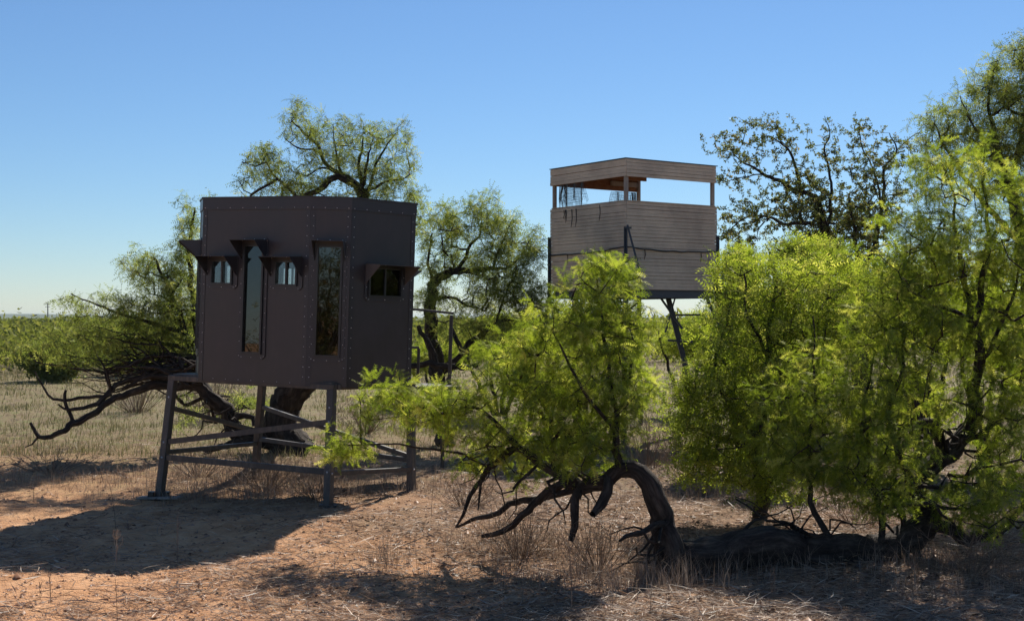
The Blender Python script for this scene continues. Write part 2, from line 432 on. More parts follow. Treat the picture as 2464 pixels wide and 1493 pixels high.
def tree(name, label, base, limbs, blobs, ntips, leaf, leafmat, per=14, lscale=1.0, group=None, dr=.6,
         tiplen=.30, droop=.2, bark='bark', cat="tree", bare_limbs=(), upright=.0, twr=.0016, wisp=.16):
    """limbs: lists of (zx, zy, D, r); blobs: (zx, zy, D, rx_px, rz_px, weight)"""
    base = np.array(base, float)
    root = empty(name, tuple(base)); tag(root, label, cat, group)
    nodes = []; par = []; fixed = []
    trunks = []
    for li, L in enumerate(limbs):
        pts = [np.append(P(a, b, c), r) for a, b, c, r in L]
        sp = smooth_path(pts, .055 if L[0][3] > .05 else .08, .011)
        if li and nodes:                        # graft onto the nearest earlier limb
            A = np.array(nodes); dd = np.linalg.norm(A - sp[0, :3], axis=1); j = int(dd.argmin())
            if dd[j] < .5 and dd[j] > .01:
                sp = np.vstack([np.append(A[j], sp[0, 3]), sp])
        big = L[0][3]
        trunks.append((sp[:, :3] - base, sp[:, 3], 22 if big > .08 else (10 if big > .035 else 6), .13 if big > .05 else .09))
        if li not in bare_limbs:
            st = 0 if li else len(sp) // 3
            for q in sp[st:]:
                nodes.append(q[:3]); par.append(-1); fixed.append(True)
        elif li == 0:
            nodes.append(sp[-1, :3]); par.append(-1); fixed.append(True)
    nodes = [np.array(q) for q in nodes]
    # tips
    W = np.array([b[5] * b[3] * b[4] * (b[2] ** 2) for b in blobs], float); W /= W.sum()
    cnt = rng.multinomial(ntips, W); tips = []
    for b, c in zip(blobs, cnt):
        ce = P(b[0], b[1], b[2]); rx = b[3] * b[2] / F; rz = b[4] * b[2] / F
        u = rng.normal(size=(c, 3)); u /= np.linalg.norm(u, axis=1, keepdims=True)
        rad = rng.uniform(.1, 1.0, (c, 1)) ** .45
        out_ = rng.random((c, 1)) < wisp
        rad = np.where(out_, rng.uniform(1.0, 1.45, (c, 1)), rad); u = np.where(out_ & (u[:, 2:3] < -.2), u * np.array([1, 1, -1]), u)
        ry = min(dr, (rx + rz) * .6 + .15)
        tips.append(ce + u * rad * np.array([rx, ry, rz]))
    tips = np.concatenate(tips)
    tips[:, 2] = np.maximum(tips[:, 2], gz(tips[:, 0], tips[:, 1]) + .12)
    arr = np.zeros((60000, 3)); n = len(nodes); arr[:n] = np.array(nodes); parent = np.full(60000, -1)
    nb = 0
    order = []
    k0 = max(1, int(len(tips) * .12)); perm = rng.permutation(len(tips)); first, rest = tips[perm[:k0]], tips[perm[k0:]]
    cen = arr[:n].mean(0)
    order = list(first[np.argsort(np.linalg.norm(first - cen, axis=1))])
    rd = rest[np.argsort(np.linalg.norm(rest - cen, axis=1) + rng.normal(size=len(rest)) * .3)]
    order += list(rd)
    branches = []; tipinfo = []
    for tp in order:
        dv = tp - arr[:n]; dist = np.sqrt((dv ** 2).sum(1))
        cost = dist + np.maximum(0, -dv[:, 2]) * .5 + .04
        j = int(cost.argmin()); dj = dist[j]
        if dj < .03: continue
        k = int(np.clip(dj / .13, 2, 7)); t = np.linspace(0, 1, k + 1)[1:]
        st = arr[j]; d = tp - st
        side = rng.normal(size=3) * dj * .16
        sagv = np.array([0, 0, -.10 * dj if upright <= 0 else -upright * dj])
        bend = np.sin(t * math.pi)[:, None] * (side + sagv)
        pts = st + d * t[:, None] + bend + rng.normal(size=(k, 3)) * dj * .025
        if n + k >= 60000: break
        arr[n:n + k] = pts; parent[n] = j; parent[n + 1:n + k] = np.arange(n, n + k - 1)
        branches.append((j, n, n + k)); n += k
    # pipe radii
    load = np.zeros(n)
    for (j, a, b) in reversed(branches):
        load[b - 1] += 1
        for q in range(b - 1, a, -1): load[q - 1] += load[q]
        load[j] += load[a]
    paths = []
    LP = []; LD = []; LR = []
    for (j, a, b) in branches:
        idx = np.concatenate([[j], np.arange(a, b)]); pts = arr[idx] - base
        rr = twr * np.maximum(load[idx], 1) ** .52; rr[0] = min(rr[0], rr[1] * 1.15); rr[-1] = min(rr[-1], twr)
        paths.append((pts, rr, 3 if load[a] < 4 else 5, 0))
        # leaves on the outer part of the branch
        seg = np.linalg.norm(np.diff(pts, axis=0), axis=1); L = seg.sum()
        if load[a] > 12: continue
        use = min(L, tiplen * rng.uniform(.7, 1.3)); m = max(1, int(round(per * (.55 + .45 * use / tiplen) * rng.uniform(.6, 1.4))))
        s = L - rng.uniform(0, use, m) ; cs = np.concatenate([[0], np.cumsum(seg)])
        px = np.stack([np.interp(s, cs, pts[:, q]) for q in range(3)], 1)
        td = pts[-1] - pts[0]; td /= np.linalg.norm(td) + 1e-9
        ld = td[None] * .55 + rng.normal(size=(m, 3)) * .62 + np.array([0, 0, -droop])
        LP.append(px + rng.normal(size=(m, 3)) * .012); LD.append(ld)
        LR.append(np.clip(rng.normal(.45 + rng.normal() * .13, .2, m), 0, 1))
    v, f, uv = tube_arrays(trunks)
    np_mesh("trunk", v, f, M[bark], root, uv=uv, smooth=True)
    if paths:
        v, f, uv = tube_arrays(paths)
        tw = np_mesh("twigs", v, f, M['twig'], root, uv=uv, smooth=True); tw["kind"] = "stuff"
        LP = np.concatenate(LP); LD = np.concatenate(LD); LR = np.concatenate(LR)
        v, f, r = place_leaves(LP, LD, leaf, lscale, LR)
        c = np_mesh("crown", v, f, M[leafmat], root, rnd=r); c["kind"] = "stuff"
        print("TREE", name, "branches", len(branches), "leaves", len(LP), "tris", len(f))
    return root

# ================================================================== SETTING
def graded(lo, hi, step, far, g=1.13):
    c = list(np.arange(lo, hi, step)); s = step; a = lo; left = []
    while a > -far: s *= g; a -= s; left.append(a)
    s = step; b = c[-1]; right = []
    while b < far: s *= g; b += s; right.append(b)
    return np.array(left[::-1] + c + right)
xs = graded(-9, 9, .085, 5200); ys = graded(6, 22, .085, 5200)
X, Y = np.meshgrid(xs, ys)
Z = gz(X, Y) + np.where((abs(X) < 9.5) & (Y > 5.5) & (Y < 22.5), rng.normal(size=X.shape) * .006, 0)
k, l = X.shape
idx = np.arange(k * l).reshape(k, l)
quads = np.stack([idx[:-1, :-1], idx[:-1, 1:], idx[1:, 1:], idx[1:, :-1]], -1).reshape(-1, 4)
g = np_mesh("ground", np.stack([X, Y, Z], -1).reshape(-1, 3), quads, M['ground'], smooth=True)
tag(g, "reddish sandy soil with dry litter reaching to the horizon", kind="structure")
# far hills
hx = np.linspace(-3600, 900, 120)
hh = 4 + 9 * np.exp(-((hx + 1700) / 600) ** 2) + 2 * np.sin(hx / 170) + 1 * np.sin(hx / 61 + 1) - np.clip((hx + 1100) / 60, 0, 5)
hh = np.maximum(hh, 1)
rows = []
for fr, dy in ((0, -500), (.55, -230), (.9, -70), (1, 0), (.6, 300), (0, 700)):
    rows.append(np.stack([hx, np.full_like(hx, 4200 + dy) + 60 * np.sin(hx / 300), hh * fr - 1], -1))
hv = np.stack(rows); k, l = hv.shape[:2]; idx = np.arange(k * l).reshape(k, l)
h = np_mesh("hills", hv.reshape(-1, 3), np.stack([idx[:-1, :-1], idx[:-1, 1:], idx[1:, 1:], idx[1:, :-1]], -1).reshape(-1, 4), M['hill'], smooth=True)
tag(h, "low bluish hills on the horizon at the left", kind="structure")

# ================================================================== FRONT BLIND (brown sheet-metal box on a steel stand)
BC = np.array([-2.4, 15.2, 0.0])
tilt = R(1.75)
Rt = np.array(Matrix.Rotation(tilt, 3, 'Y'))
piv = np.array([-2.4, 15.2, 1.25])
blind = empty("hunting_blind", tuple(piv + Rt @ (BC - piv))); blind.rotation_euler = (0, tilt, 0)
tag(blind, "dark brown many-sided metal hunting blind with open window visors on a steel stand", "hunting blind")
def inv(p):                                       # scene point -> the untilted frame
    return Rt.T @ (np.array(p, float) - piv) + piv
Z0, Z1 = 1.262, 3.285
PL = [(-3.63, 15.02), (-3.50, 14.60), (-2.215, 14.02), (-1.775, 14.02), (-1.13, 14.55), (-1.22, 15.25), (-1.80, 16.15), (-3.15, 16.35), (-3.72, 15.62)]
screws = MB()
def face_frame(a, b):
    a = np.array([*a, 0.0]); b = np.array([*b, 0.0]); u = b - a; L = np.linalg.norm(u); u /= L
    n = np.cross(u, (0, 0, 1.0))                  # outward for counter-clockwise seen walk
    return a, u, n, L
TH = .03
def wall(i, a, b, holes):
    a, u, n, L = face_frame(a, b)
    us = sorted({0, L, *[x for h in holes for x in (h[0], h[1])]}); zs = sorted({Z0, Z1, *[x for h in holes for x in (h[2], h[3])]})
    def q(uu, zz, d): return a + u * uu - n * d + np.array([0, 0, zz])
    mb = MB(); V = {}
    def vid(uu, zz, d):
        key = (round(uu, 5), round(zz, 5), d)
        if key not in V: V[key] = len(mb.v); mb.v.append(q(uu, zz, d))
        return V[key]
    def solid(ci, cj):
        if ci < 0 or cj < 0 or ci >= len(us) - 1 or cj >= len(zs) - 1: return False
        um = (us[ci] + us[ci + 1]) / 2; zm = (zs[cj] + zs[cj + 1]) / 2
        return not any(h[0] < um < h[1] and h[2] < zm < h[3] for h in holes)
    for ci in range(len(us) - 1):
        for cj in range(len(zs) - 1):
            if not solid(ci, cj): continue
            c = [(us[ci], zs[cj]), (us[ci + 1], zs[cj]), (us[ci + 1], zs[cj + 1]), (us[ci], zs[cj + 1])]
            mb.f.append([vid(*p, 0) for p in c]); mb.f.append([vid(*p, TH) for p in reversed(c)])
            for (di, dj, e) in ((0, -1, (0, 1)), (1, 0, (1, 2)), (0, 1, (2, 3)), (-1, 0, (3, 0))):
                if not solid(ci + di, cj + dj):
                    p, r_ = c[e[0]], c[e[1]]
                    mb.f.append([vid(*r_, 0), vid(*p, 0), vid(*p, TH), vid(*r_, TH)])
    mb.build("wall_panel", M['panel'], blind, BC)
def window(a, b, uc, wg, v0, v1, wf, vf0, vf1, hood_w, hood_v, tall, glass='glass', hood=.25, vm='trim'):
    """glass width wg from v0 to v1 below the top; flange wf, vf0..vf1"""
    a, u, n, L = face_frame(a, b); up = np.array([0, 0, 1.0])
    g0, g1 = Z1 - v1, Z1 - v0; f0, f1 = Z1 - vf1, Z1 - vf0
    def q(uu, zz, d=0.0): return a + u * (uc + uu) + n * d + up * zz
    ch = .035; W = wf / 2; wi = wg / 2 + .025
    outer = [q(-W + ch, f0), q(W - ch, f0), q(W, f0 + ch), q(W, f1 - ch), q(W - ch, f1), q(-W + ch, f1), q(-W, f1 - ch), q(-W, f0 + ch)]
    i0, i1 = g0 - .025, g1 + .025
    inner = [q(-wi + .004, i0), q(wi - .004, i0), q(wi, i0 + .004), q(wi, i1 - .004), q(wi - .004, i1), q(-wi + .004, i1), q(-wi, i1 - .004), q(-wi, i0 + .004)]
    mb = MB(); mb.ring([p + n * .001 for p in outer], [p + n * .001 for p in inner], n, .012)
    win = mb.build("window", M['trim'], blind, BC)
    # black frame standing proud in the hole
    fr = MB(); t = .022
    fr.box(q(0, i0 + t / 2, .004), (wi - .003, .028, t / 2), (u, n, up)); fr.box(q(0, i1 - t / 2, .004), (wi - .003, .028, t / 2), (u, n, up))
    for sg in (-1, 1): fr.box(q(sg * (wi - .003 - t / 2), (i0 + i1) / 2, .004), (t / 2, .027, (i1 - i0) / 2 - t), (u, n, up))
    if not tall: fr.box(q(.0, (i0 + i1) / 2, .0), (.010, .018, (i1 - i0) / 2 - t), (u, n, up))
    fr.build("frame", M['vinyl'], win, BC)
    if tall:
        MB().box(q(0, (i0 + i1) / 2, -.004), (wi - t - .003, .002, (i1 - i0) / 2 - t), (u, n, up)).build("pane", M[glass], win, BC)
    else:
        for sg in (-1, 1):
            hw = (wi - t - .013) / 2
            MB().box(q(sg * (.010 + hw), (i0 + i1) / 2, -.004 * (1 + sg)), (hw, .002, (i1 - i0) / 2 - t), (u, n, up)).build("pane", M[glass], win, BC)
    # visor: flat top and two triangular cheeks
    H = hood_w / 2; zt = Z1 - hood_v; vz = MB(); dp = .22
    vz.poly([q(-H, zt, .013), q(H, zt, .013), q(H, zt - .012, hood), q(-H, zt - .012, hood)], (0, 0, -1), .006)
    for sg in (-1, 1):
        vz.poly([q(sg * H, zt - .0065, .013), q(sg * H, zt - .0185, hood - .001), q(sg * H, zt - dp, .013)], u * -sg, .005)
    vz.build("visor", M[vm], win, BC)
    # screws
    nn = max(2, int(round((f1 - f0) / .16)))
    for sg in (-1, 1):
        for k in range(nn + 1): screws.dome(q(sg * (W - .018), f0 + .035 + (f1 - f0 - .07) * k / nn, .0135), n, .0056, .0035)
    for k in range(3):
        screws.dome(q((k - 1) * (W - .05), f0 + .02, .0135), n, .0056, .0035)
        screws.dome(q((k - 1) * (W - .05), f1 - .02, .0135), n, .0056, .0035)
def hole(uc, wg, v0, v1): return (uc - wg / 2 - .028, uc + wg / 2 + .028, Z1 - v1 - .028, Z1 - v0 + .028)
small = dict(wg=.25, v0=.70, v1=.93, wf=.42, vf0=.62, vf1=1.0, hood_w=.40, hood_v=.635, tall=False, glass='glass_small')
tallw = dict(wg=.225, v0=.53, v1=1.68, wf=.36, vf0=.43, vf1=1.76, hood_w=.33, hood_v=.455, tall=True)
wide = dict(wg=.40, v0=.74, v1=1.02, wf=.52, vf0=.67, vf1=1.09, hood_w=.52, hood_v=.685, tall=False, vm='visor', hood=.30, glass='glass_dark')
plan = {0: [(.5, dict(tallw, wf=.32, wg=.2, hood_w=.30, v0=.55, v1=1.65))], 1: [(.20, small), (.5, tallw), (.80, small)], 2: [(.5, dict(tallw, wf=.37, wg=.24))],
        3: [(.54, wide)], 4: [], 5: [(.5, wide)], 6: [(.28, small), (.72, small)], 7: [(.5, small)], 8: [(.5, dict(tallw))]}
for i in range(len(PL)):
    a, b = PL[i], PL[(i + 1) % len(PL)]
    _, _, _, L = face_frame(a, b); hs = []
    for fr_, kw in plan[i]:
        hs.append(hole(fr_ * L, kw['wg'], kw['v0'], kw['v1']))
    wall(i, a, b, hs)
    for fr_, kw in plan[i]: window(a, b, fr_ * L, **kw)
# corner trims, screw rows, roof fascia
for i in range(len(PL)):
    p = PL[i]; mb = MB()
    for (a, b, end) in ((PL[i - 1], p, 1), (p, PL[(i + 1) % len(PL)], 0)):
        A, u, n, L = face_frame(a, b); wd = .055
        uc = L - wd / 2 if end else wd / 2
        mb.box(A + u * uc + n * .0022 + np.array([0, 0, (Z0 + Z1 - .13) / 2]), (wd / 2, .002, (Z1 - .13 - Z0) / 2), (u, n, (0, 0, 1.0)))
        us = L - .035 if end else .035
        for k in range(17): screws.dome(A + u * us + n * .0044 + np.array([0, 0, Z0 + .10 + k * .108]), n, .0056, .0035)
    mb.build("corner_trim", M['trim'], blind, BC)
cen = np.mean([np.array(p) for p in PL], axis=0)
def off(d):
    out = []
    for i in range(len(PL)):
        _, u0, n0, _ = face_frame(PL[i - 1], PL[i]); _, u1, n1, _ = face_frame(PL[i], PL[(i + 1) % len(PL)])
        b = n0 + n1; b /= np.linalg.norm(b); out.append(np.array([*PL[i], 0.0]) + b * d / max(.3, float(b @ n0)))
    return out
o1 = off(.012); o0 = off(.0045)
MB().ring([p + np.array([0, 0, Z1 - .125]) for p in o1], [p + np.array([0, 0, Z1 - .125]) for p in o0], (0, 0, 1), .125).build("roof_fascia", M['trim'], blind, BC)
o2 = off(.022)
rf = MB(); rf.poly([p + np.array([0, 0, Z1 + .001]) for p in o2], (0, 0, 1), .016); rf.build("roof", M['trim'], blind, BC)
for i in range(len(PL)):
    A, u, n, L = face_frame(PL[i], PL[(i + 1) % len(PL)]); k = max(3, int(L / .16))
    for q in range(k + 1):
        screws.dome(A + u * (.03 + (L - .06) * q / k) + n * .0125 + np.array([0, 0, Z1 - .105]), n, .0056, .0035)
        screws.dome(A + u * (.03 + (L - .06) * q / k) + n * .0004 + np.array([0, 0, Z0 + .03]), n, .0056, .0035)
fl = MB(); fl.poly([p + np.array([0, 0, Z0 + .004]) for p in off(-TH - .002)], (0, 0, 1), .02); fl.build("floor", M['inside'], blind, BC)
sc = screws.build("screws", M['screw'], blind, BC); sc["kind"] = "stuff"
# stand
LT_, LB_, RB_, BB_ = None, None, None, None
top = {'F': (-1.92, 13.95), 'L': (-3.84, 14.82), 'B': (-3.15, 16.55), 'R': (-1.16, 15.02)}
foot = {'F': (-1.94, 13.80), 'L': (-3.965, 14.70), 'B': (-3.30, 16.80), 'R': (-1.15, 14.95)}
PT = 1.30                                        # deck top
dk = MB(); dk.poly([np.array([*top[k], PT - .004]) for k in ('F', 'R', 'B', 'L')], (0, 0, 1), .018)
dk.build("deck", M['steel'], blind, BC)
for a, b in (('L', 'F'), ('F', 'R'), ('R', 'B'), ('B', 'L')):
    pa = np.array([*top[a], PT - .034]); pb = np.array([*top[b], PT - .034]); d = (pb - pa) / np.linalg.norm(pb - pa)
    MB().bar(pa - d * (.045 if a in 'LR' else -.05), pb + d * (.045 if b in 'FB' and a in 'LR' else -.05), .075, .060).build("deck_beam", M['steel'], blind, BC, bevel=.004)
axu = face_frame(PL[1], PL[2])
legp = {}
for k in 'FLBR':
    t_ = inv(np.array([*top[k], 0]) * 1.0 + np.array([0, 0, PT - .064])); t_ = np.array([*top[k], PT - .064])
    f_ = inv(np.array([*foot[k], float(gz(*foot[k])) - .05])); legp[k] = (t_, f_)
    MB().bar(t_, f_, .082, .082, up=axu[2]).build("leg", M['steel'], blind, BC, bevel=.004)
def lp(k, z):
    t_, f_ = legp[k]; w_ = (z - f_[2]) / (t_[2] - f_[2]); return f_ + (t_ - f_) * w_
bolts = MB()
def brace(a, b, za, zb, wd=.05, outm=.062):
    pa, pb = lp(a, za), lp(b, zb); c = np.array([-2.5, 15.1, 0]); m_ = (pa + pb) / 2 - c; m_[2] = 0
    d = pb - pa; n = np.cross(d, (0, 0, 1.0)); n /= np.linalg.norm(n)
    if n @ m_ < 0: n = -n
    d = d / np.linalg.norm(d)
    MB().bar(pa + n * .0, pb + n * .0, .045, wd, up=(0, 0, 1)).build("brace", M['steel'], blind, BC, bevel=.003)
    for q in (pa, pb): bolts.dome(q + n * .0425, n, .013, .010)
brace('L', 'F', .545, .90, .062); brace('L', 'F', .375, .375, .062)
brace('L', 'B', .93, .52); brace('L', 'B', .43, .36); brace('B', 'R', .84, .44); brace('B', 'R', .42, .40)
brace('F', 'R', .36, .30)
for k in 'FLR': 
    for z in (PT - .25,): bolts.dome(lp(k, z) + axu[2] * .0425, axu[2], .013, .010)
b_ = bolts.build("bolts", M['screw'], blind, BC); b_["kind"] = "stuff"
f_ = legp['L'][1]
for dx, dy in ((-.08, -.02), (.075, .01)):
    MB().box(f_ + np.array([dx, dy, .095]), (.032, .05, .05)).build("foot_bracket", M['vinyl'], blind, BC, bevel=.005)
f_ = legp['F'][1]
MB().box(f_ + np.array([.0, .0, .07]), (.09, .06, .012)).build("foot_plate", M['steel'], blind, BC)
# entry landing with its rail behind the right corner
rl = MB()
ra, rb = np.array([-1.36, 16.45, 1.19]), np.array([-.80, 16.75, 1.17])
for p_ in (ra, rb): rl.bar(p_, p_ + np.array([0, 0, .93 if p_ is ra else .90]), .045, .045, up=(0, 1, 0))
rl.bar(ra + np.array([-.022, 0, .95]), rb + np.array([.022, 0, .925]), .045, .03)
rl.bar(ra + np.array([.17, .1, 0]), ra + np.array([.17, .1, .45]), .035, .035, up=(0, 1, 0))
rl.bar(ra + np.array([.17, .1, .46]), ra + np.array([-.3, -.1, .46]), .03, .03)
rl.build("landing_rail", M['steel'], blind, BC, bevel=.003)
ld = MB(); ld.box(np.array([-1.25, 16.5, 1.16]), (.5, .36, .02), ((.88, .47, 0), (-.47, .88, 0), (0, 0, 1))); ld.build("landing", M['steel'], blind, BC)
MB().bar((-.9, 16.9, 1.14), (-.86, 17.0, -.05), .05, .05, up=(0, 1, 0)).build("landing_leg", M['steel'], blind, BC)
# pale board under the left foot
bd = MB(); fl_ = np.array([*foot['L'], 0]); gzv = float(gz(fl_[0], fl_[1]))
bd.box((0, 0, .0), (.25, .08, .012), ((.97, -.2, 0.02), (.2, .97, 0), (-.02, 0, 1)))
bo = bd.build("board", M['board'], bevel=.003); bo.location = (fl_[0] + .02, fl_[1] - .03, gzv + .03)
tag(bo, "weathered grey board lying under the left foot of the brown blind", "board")

# ================================================================== TOWER BLIND
D0 = 20.8; al = R(54.5); s_ = 1.95
TP0 = np.array([(1505.5 - CX) * D0 / F, D0, 0.0])
eL = np.array([-math.cos(al), math.sin(al), 0]) * 1.0; eR = np.array([math.sin(al), math.cos(al), 0])
eL = np.array([-.577, .817, 0.0]); eR = np.array([.817, .577, 0.0])
corn = [TP0, TP0 + eR * s_, TP0 + (eR + eL) * s_, TP0 + eL * s_]
TC = (corn[0] + corn[2]) / 2
tower = empty("tower_blind", tuple(TC)); tag(tower, "weathered grey-brown wooden tower blind with open window band and flat roof", "hunting blind")
UP = np.array([0, 0, 1.0])
zb, zw, zf, zt = 2.435, 3.835, 4.235, 4.515
walls = [(corn[3], corn[0], -eL), (corn[0], corn[1], eR), (corn[1], corn[2], eL), (corn[2], corn[3], -eR)]
for wi_, (a, b, u) in enumerate(walls):
    n = np.cross(u, UP)
    def run(z0, z1, cnt, jit):
        pitch = (z1 - z0) / cnt
        for k in range(cnt):
            zc = z0 + pitch * (k + .5)
            tl = .035 + rng.normal() * .004
            ax = np.array([u, n * math.cos(tl) + UP * math.sin(tl) * 0, UP * math.cos(tl) - n * math.sin(tl)])
            dz = rng.normal() * .0012; ex = .0 if wi_ % 2 else .021
            MB().box((a + b) / 2 + n * (.012 + abs(rng.normal()) * .0025) + UP * (zc + dz), (s_ / 2 + ex, .0085, pitch / 2 - .0022), ax).build("siding_board", M['siding'], tower, TC)
    run(zb, zw, 25, 0)
    # fascia follows a roof line that falls a little to the sides
    if wi_ != 2: run(zf, zt, 5, 0)
    MB().box((a + b) / 2 - n * .012 + UP * (zb + zw) / 2, (s_ / 2 - .03, .006, (zw - zb) / 2 - .002), (u, n, UP)).build("wall_sheet", M['ply'], tower, TC)
    if wi_ != 2: MB().box((a + b) / 2 - n * .012 + UP * (zf + zt) / 2, (s_ / 2 - .03, .006, (zt - zf) / 2 - .004), (u, n, UP)).build("fascia_sheet", M['ply'], tower, TC)
    MB().box((a + b) / 2 - n * .0 + UP * (zw + .012), (s_ / 2 - .02, .03, .008), (u, n, UP)).build("sill", M['siding'], tower, TC)
for ci, c in enumerate(corn):
    inw = (TC - c); inw = inw / np.linalg.norm(inw)
    MB().box(c + inw * .045 + UP * (zb + zt - .02) / 2, (.028, .028, (zt - .02 - zb) / 2), (eR, eL, UP)).build("corner_post", M['lumber'], tower, TC, bevel=.003)
MB().box(TC + UP * (zt - .03), (s_ / 2 - .035, s_ / 2 - .035, .012), (eR, eL, UP)).build("roof_deck", M['ply'], tower, TC)
MB().box(TC + UP * (zt + .008), (s_ / 2 + .035, s_ / 2 + .035, .006), (eR, eL, UP)).build("roof", M['gal'], tower, TC)
for k in range(4):
    MB().box(TC + eL * (-.72 + .48 * k) + UP * (zt - .075), (s_ / 2 - .05, .018, .032), (eR, eL, UP)).build("rafter", M['ply'], tower, TC)
MB().box(corn[2] - eL * .5 * 0 + (corn[3] - corn[2]) * .18 + np.array([0, -.06, zf + .12]), (.30, .02, .04), (eR, eL, UP)).build("ledger", M['lumber'], tower, TC)
MB().box(TC + UP * (zb - .01), (s_ / 2 - .02, s_ / 2 - .02, .012), (eR, eL, UP)).build("floor", M['gal'], tower, TC)
for (a, b, u) in walls:
    n = np.cross(u, UP)
    MB().box((a + b) / 2 - n * .04 + UP * (zb - .075), (s_ / 2 - .01, .03, .052), (u, n, UP)).build("floor_beam", M['gal'], tower, TC)
# angle irons up the corners, legs below
for ci, c in enumerate(corn):
    out = (c - TC); out = out / np.linalg.norm(out)
    zt2 = 3.43 if ci == 0 else 3.36
    bse = c + out * .045
    mb = MB(); mb.box(bse + UP * ((zb - .1 + zt2) / 2), (.034, .006, (zt2 - zb + .1) / 2), (eR, eL, UP)); mb.box(bse + UP * ((zb - .1 + zt2) / 2), (.006, .034, (zt2 - zb + .1) / 2 - .001), (eR, eL, UP))
    mb.build("angle_iron", M['gal'], tower, TC)
    ft = c + out * .42; ft[2] = float(gz(ft[0], ft[1])) - .05
    MB().bar(bse + UP * (zb - .1), ft, .075, .075, up=(0, 1, 0)).build("leg", M['gal'], tower, TC)
lt = P(1606, 712, 22.3); lf = P(1690, 1040, 22.3)
MB().bar(lt, lf, .085, .085, up=(0, 1, 0)).build("brace", M['gal'], tower, TC)
for a, b, wd in ((P(1586, 712, 21.9), P(1642, 792, 21.9), .035), (P(1614, 758, 22.2), P(1684, 757, 22.2), .03), (P(1606, 818, 22.2), P(1666, 822, 22.2), .035),
             (P(1625, 712, 21.9), P(1600, 800, 21.9), .025), (P(1700, 716, 21.2), P(1738, 800, 21.2), .05)):
    MB().bar(a, b, wd, wd, up=(0, 1, 0)).build("brace", M['gal'], tower, TC)
MB().bar(P(1509, 541, 20.68), P(1542, 665, 20.62), .03, .03, up=(0, 1, 0)).build("brace", M['gal'], tower, TC)
MB().bar(P(1504, 548, 20.66), P(1519, 548, 20.66), .03, .03).build("bracket", M['gal'], tower, TC)
# cable strung round the walls
def on_wall(side, f, z, d=.035):
    a, b, u = walls[side]; n = np.cross(u, UP); return a + u * s_ * f + n * d + UP * z
cp = [on_wall(0, 0, 3.05), on_wall(0, .25, 3.045, .04), on_wall(0, .5, 3.045, .05), on_wall(0, .75, 3.07, .04), on_wall(0, 1.0, 3.115, .05),
      on_wall(1, .0, 3.11, .05), on_wall(1, .18, 3.085, .04), on_wall(1, .4, 3.065, .04), on_wall(1, .7, 3.07, .04), on_wall(1, 1.0, 3.085, .04)]
pth = smooth_path([np.append(q - TC, .010) for q in cp], .06, .004)
v, f, uv = tube_arrays([(pth[:, :3], np.full(len(pth), .011), 5, .25)])
np_mesh("cable", v, f, M['cable'], tower, uv=uv)
drops = []
for sd_, fr_, z_, L_ in ((0, .24, 3.04, .16), (1, .19, 3.08, .17), (1, .82, 3.07, .17), (0, .22, 3.80, .22), (0, .30, 3.80, .30), (0, .36, 3.80, .30), (0, .68, 3.82, .26), (0, .19, 3.8, .15), (0, .21, 3.8, .17)):
    a = on_wall(sd_, fr_, z_, .03) - TC
    drops.append((np.array([a, a + np.array([.01, 0, -L_ / 2]), a + np.array([-.01, 0, -L_])]), np.array([.007, .008, .003]), 4, 0))
for d_ in drops:
    v, f, uv = tube_arrays([d_]); np_mesh("hanging_wire", v, f, M['cable'], tower, uv=uv)
# netting rags
def rag(side, f0, f1, ztop, zbot, d, seed, fringe):
    r_ = np.random.default_rng(seed); T = []
    a, b, u = walls[side]; n = np.cross(u, UP)
    def q(ff, zz, j=0.0): return a + u * s_ * ff + n * (d + .02 * math.sin(ff * 60) + j) + UP * zz - TC
    nv, nh = int((f1 - f0) * s_ / .014), int((ztop - zbot) / .016)
    for k in range(nv):
        ff = f0 + (f1 - f0) * k / nv; fl2 = ff + (f1 - f0) * .18 * (k / nv - .2)
        bot = zbot + r_.uniform(-.05, .06) + .10 * math.sin(k * .35)
        pts = [q(ff + (fl2 - ff) * t_, ztop + (bot - ztop) * t_ + r_.normal() * .002) for t_ in np.linspace(0, 1, 5)]
        T.append((np.array(pts), np.full(5, .0032), 3, 0))
    for k in range(nh):
        if r_.random() < .12: continue
        t_ = k / nh; e1 = r_.uniform(.75, 1); s1 = r_.uniform(0, .15)
        pts = [q(f0 + (f1 - f0) * (s1 + (e1 - s1) * w_ + .18 * t_ * (w_ - .2)), ztop + (zbot - ztop) * t_ + r_.normal() * .005) for w_ in np.linspace(0, 1, 6)]
        T.append((np.array(pts), np.full(6, .0028), 3, 0))
    for k in range(fringe):
        ff = f0 + r_.uniform(-.03, .25) * (f1 - f0); L_ = r_.uniform(.25, .5)
        T.append((np.array([q(ff, ztop), q(ff - .01, ztop - L_ / 2, .01), q(ff - .005 + r_.normal() * .01, ztop - L_)]), np.array([.005, .004, .002]), 3, 0))
    v, f, uv = tube_arrays(T); o = np_mesh("netting", v, f, M['rag'], tower, rnd=r_.random(len(f)))
rag(0, .13, .46, 4.23, 3.86, .0, 1, 22)
rag(3, .04, .34, 4.22, 3.86, -.03, 2, 10)

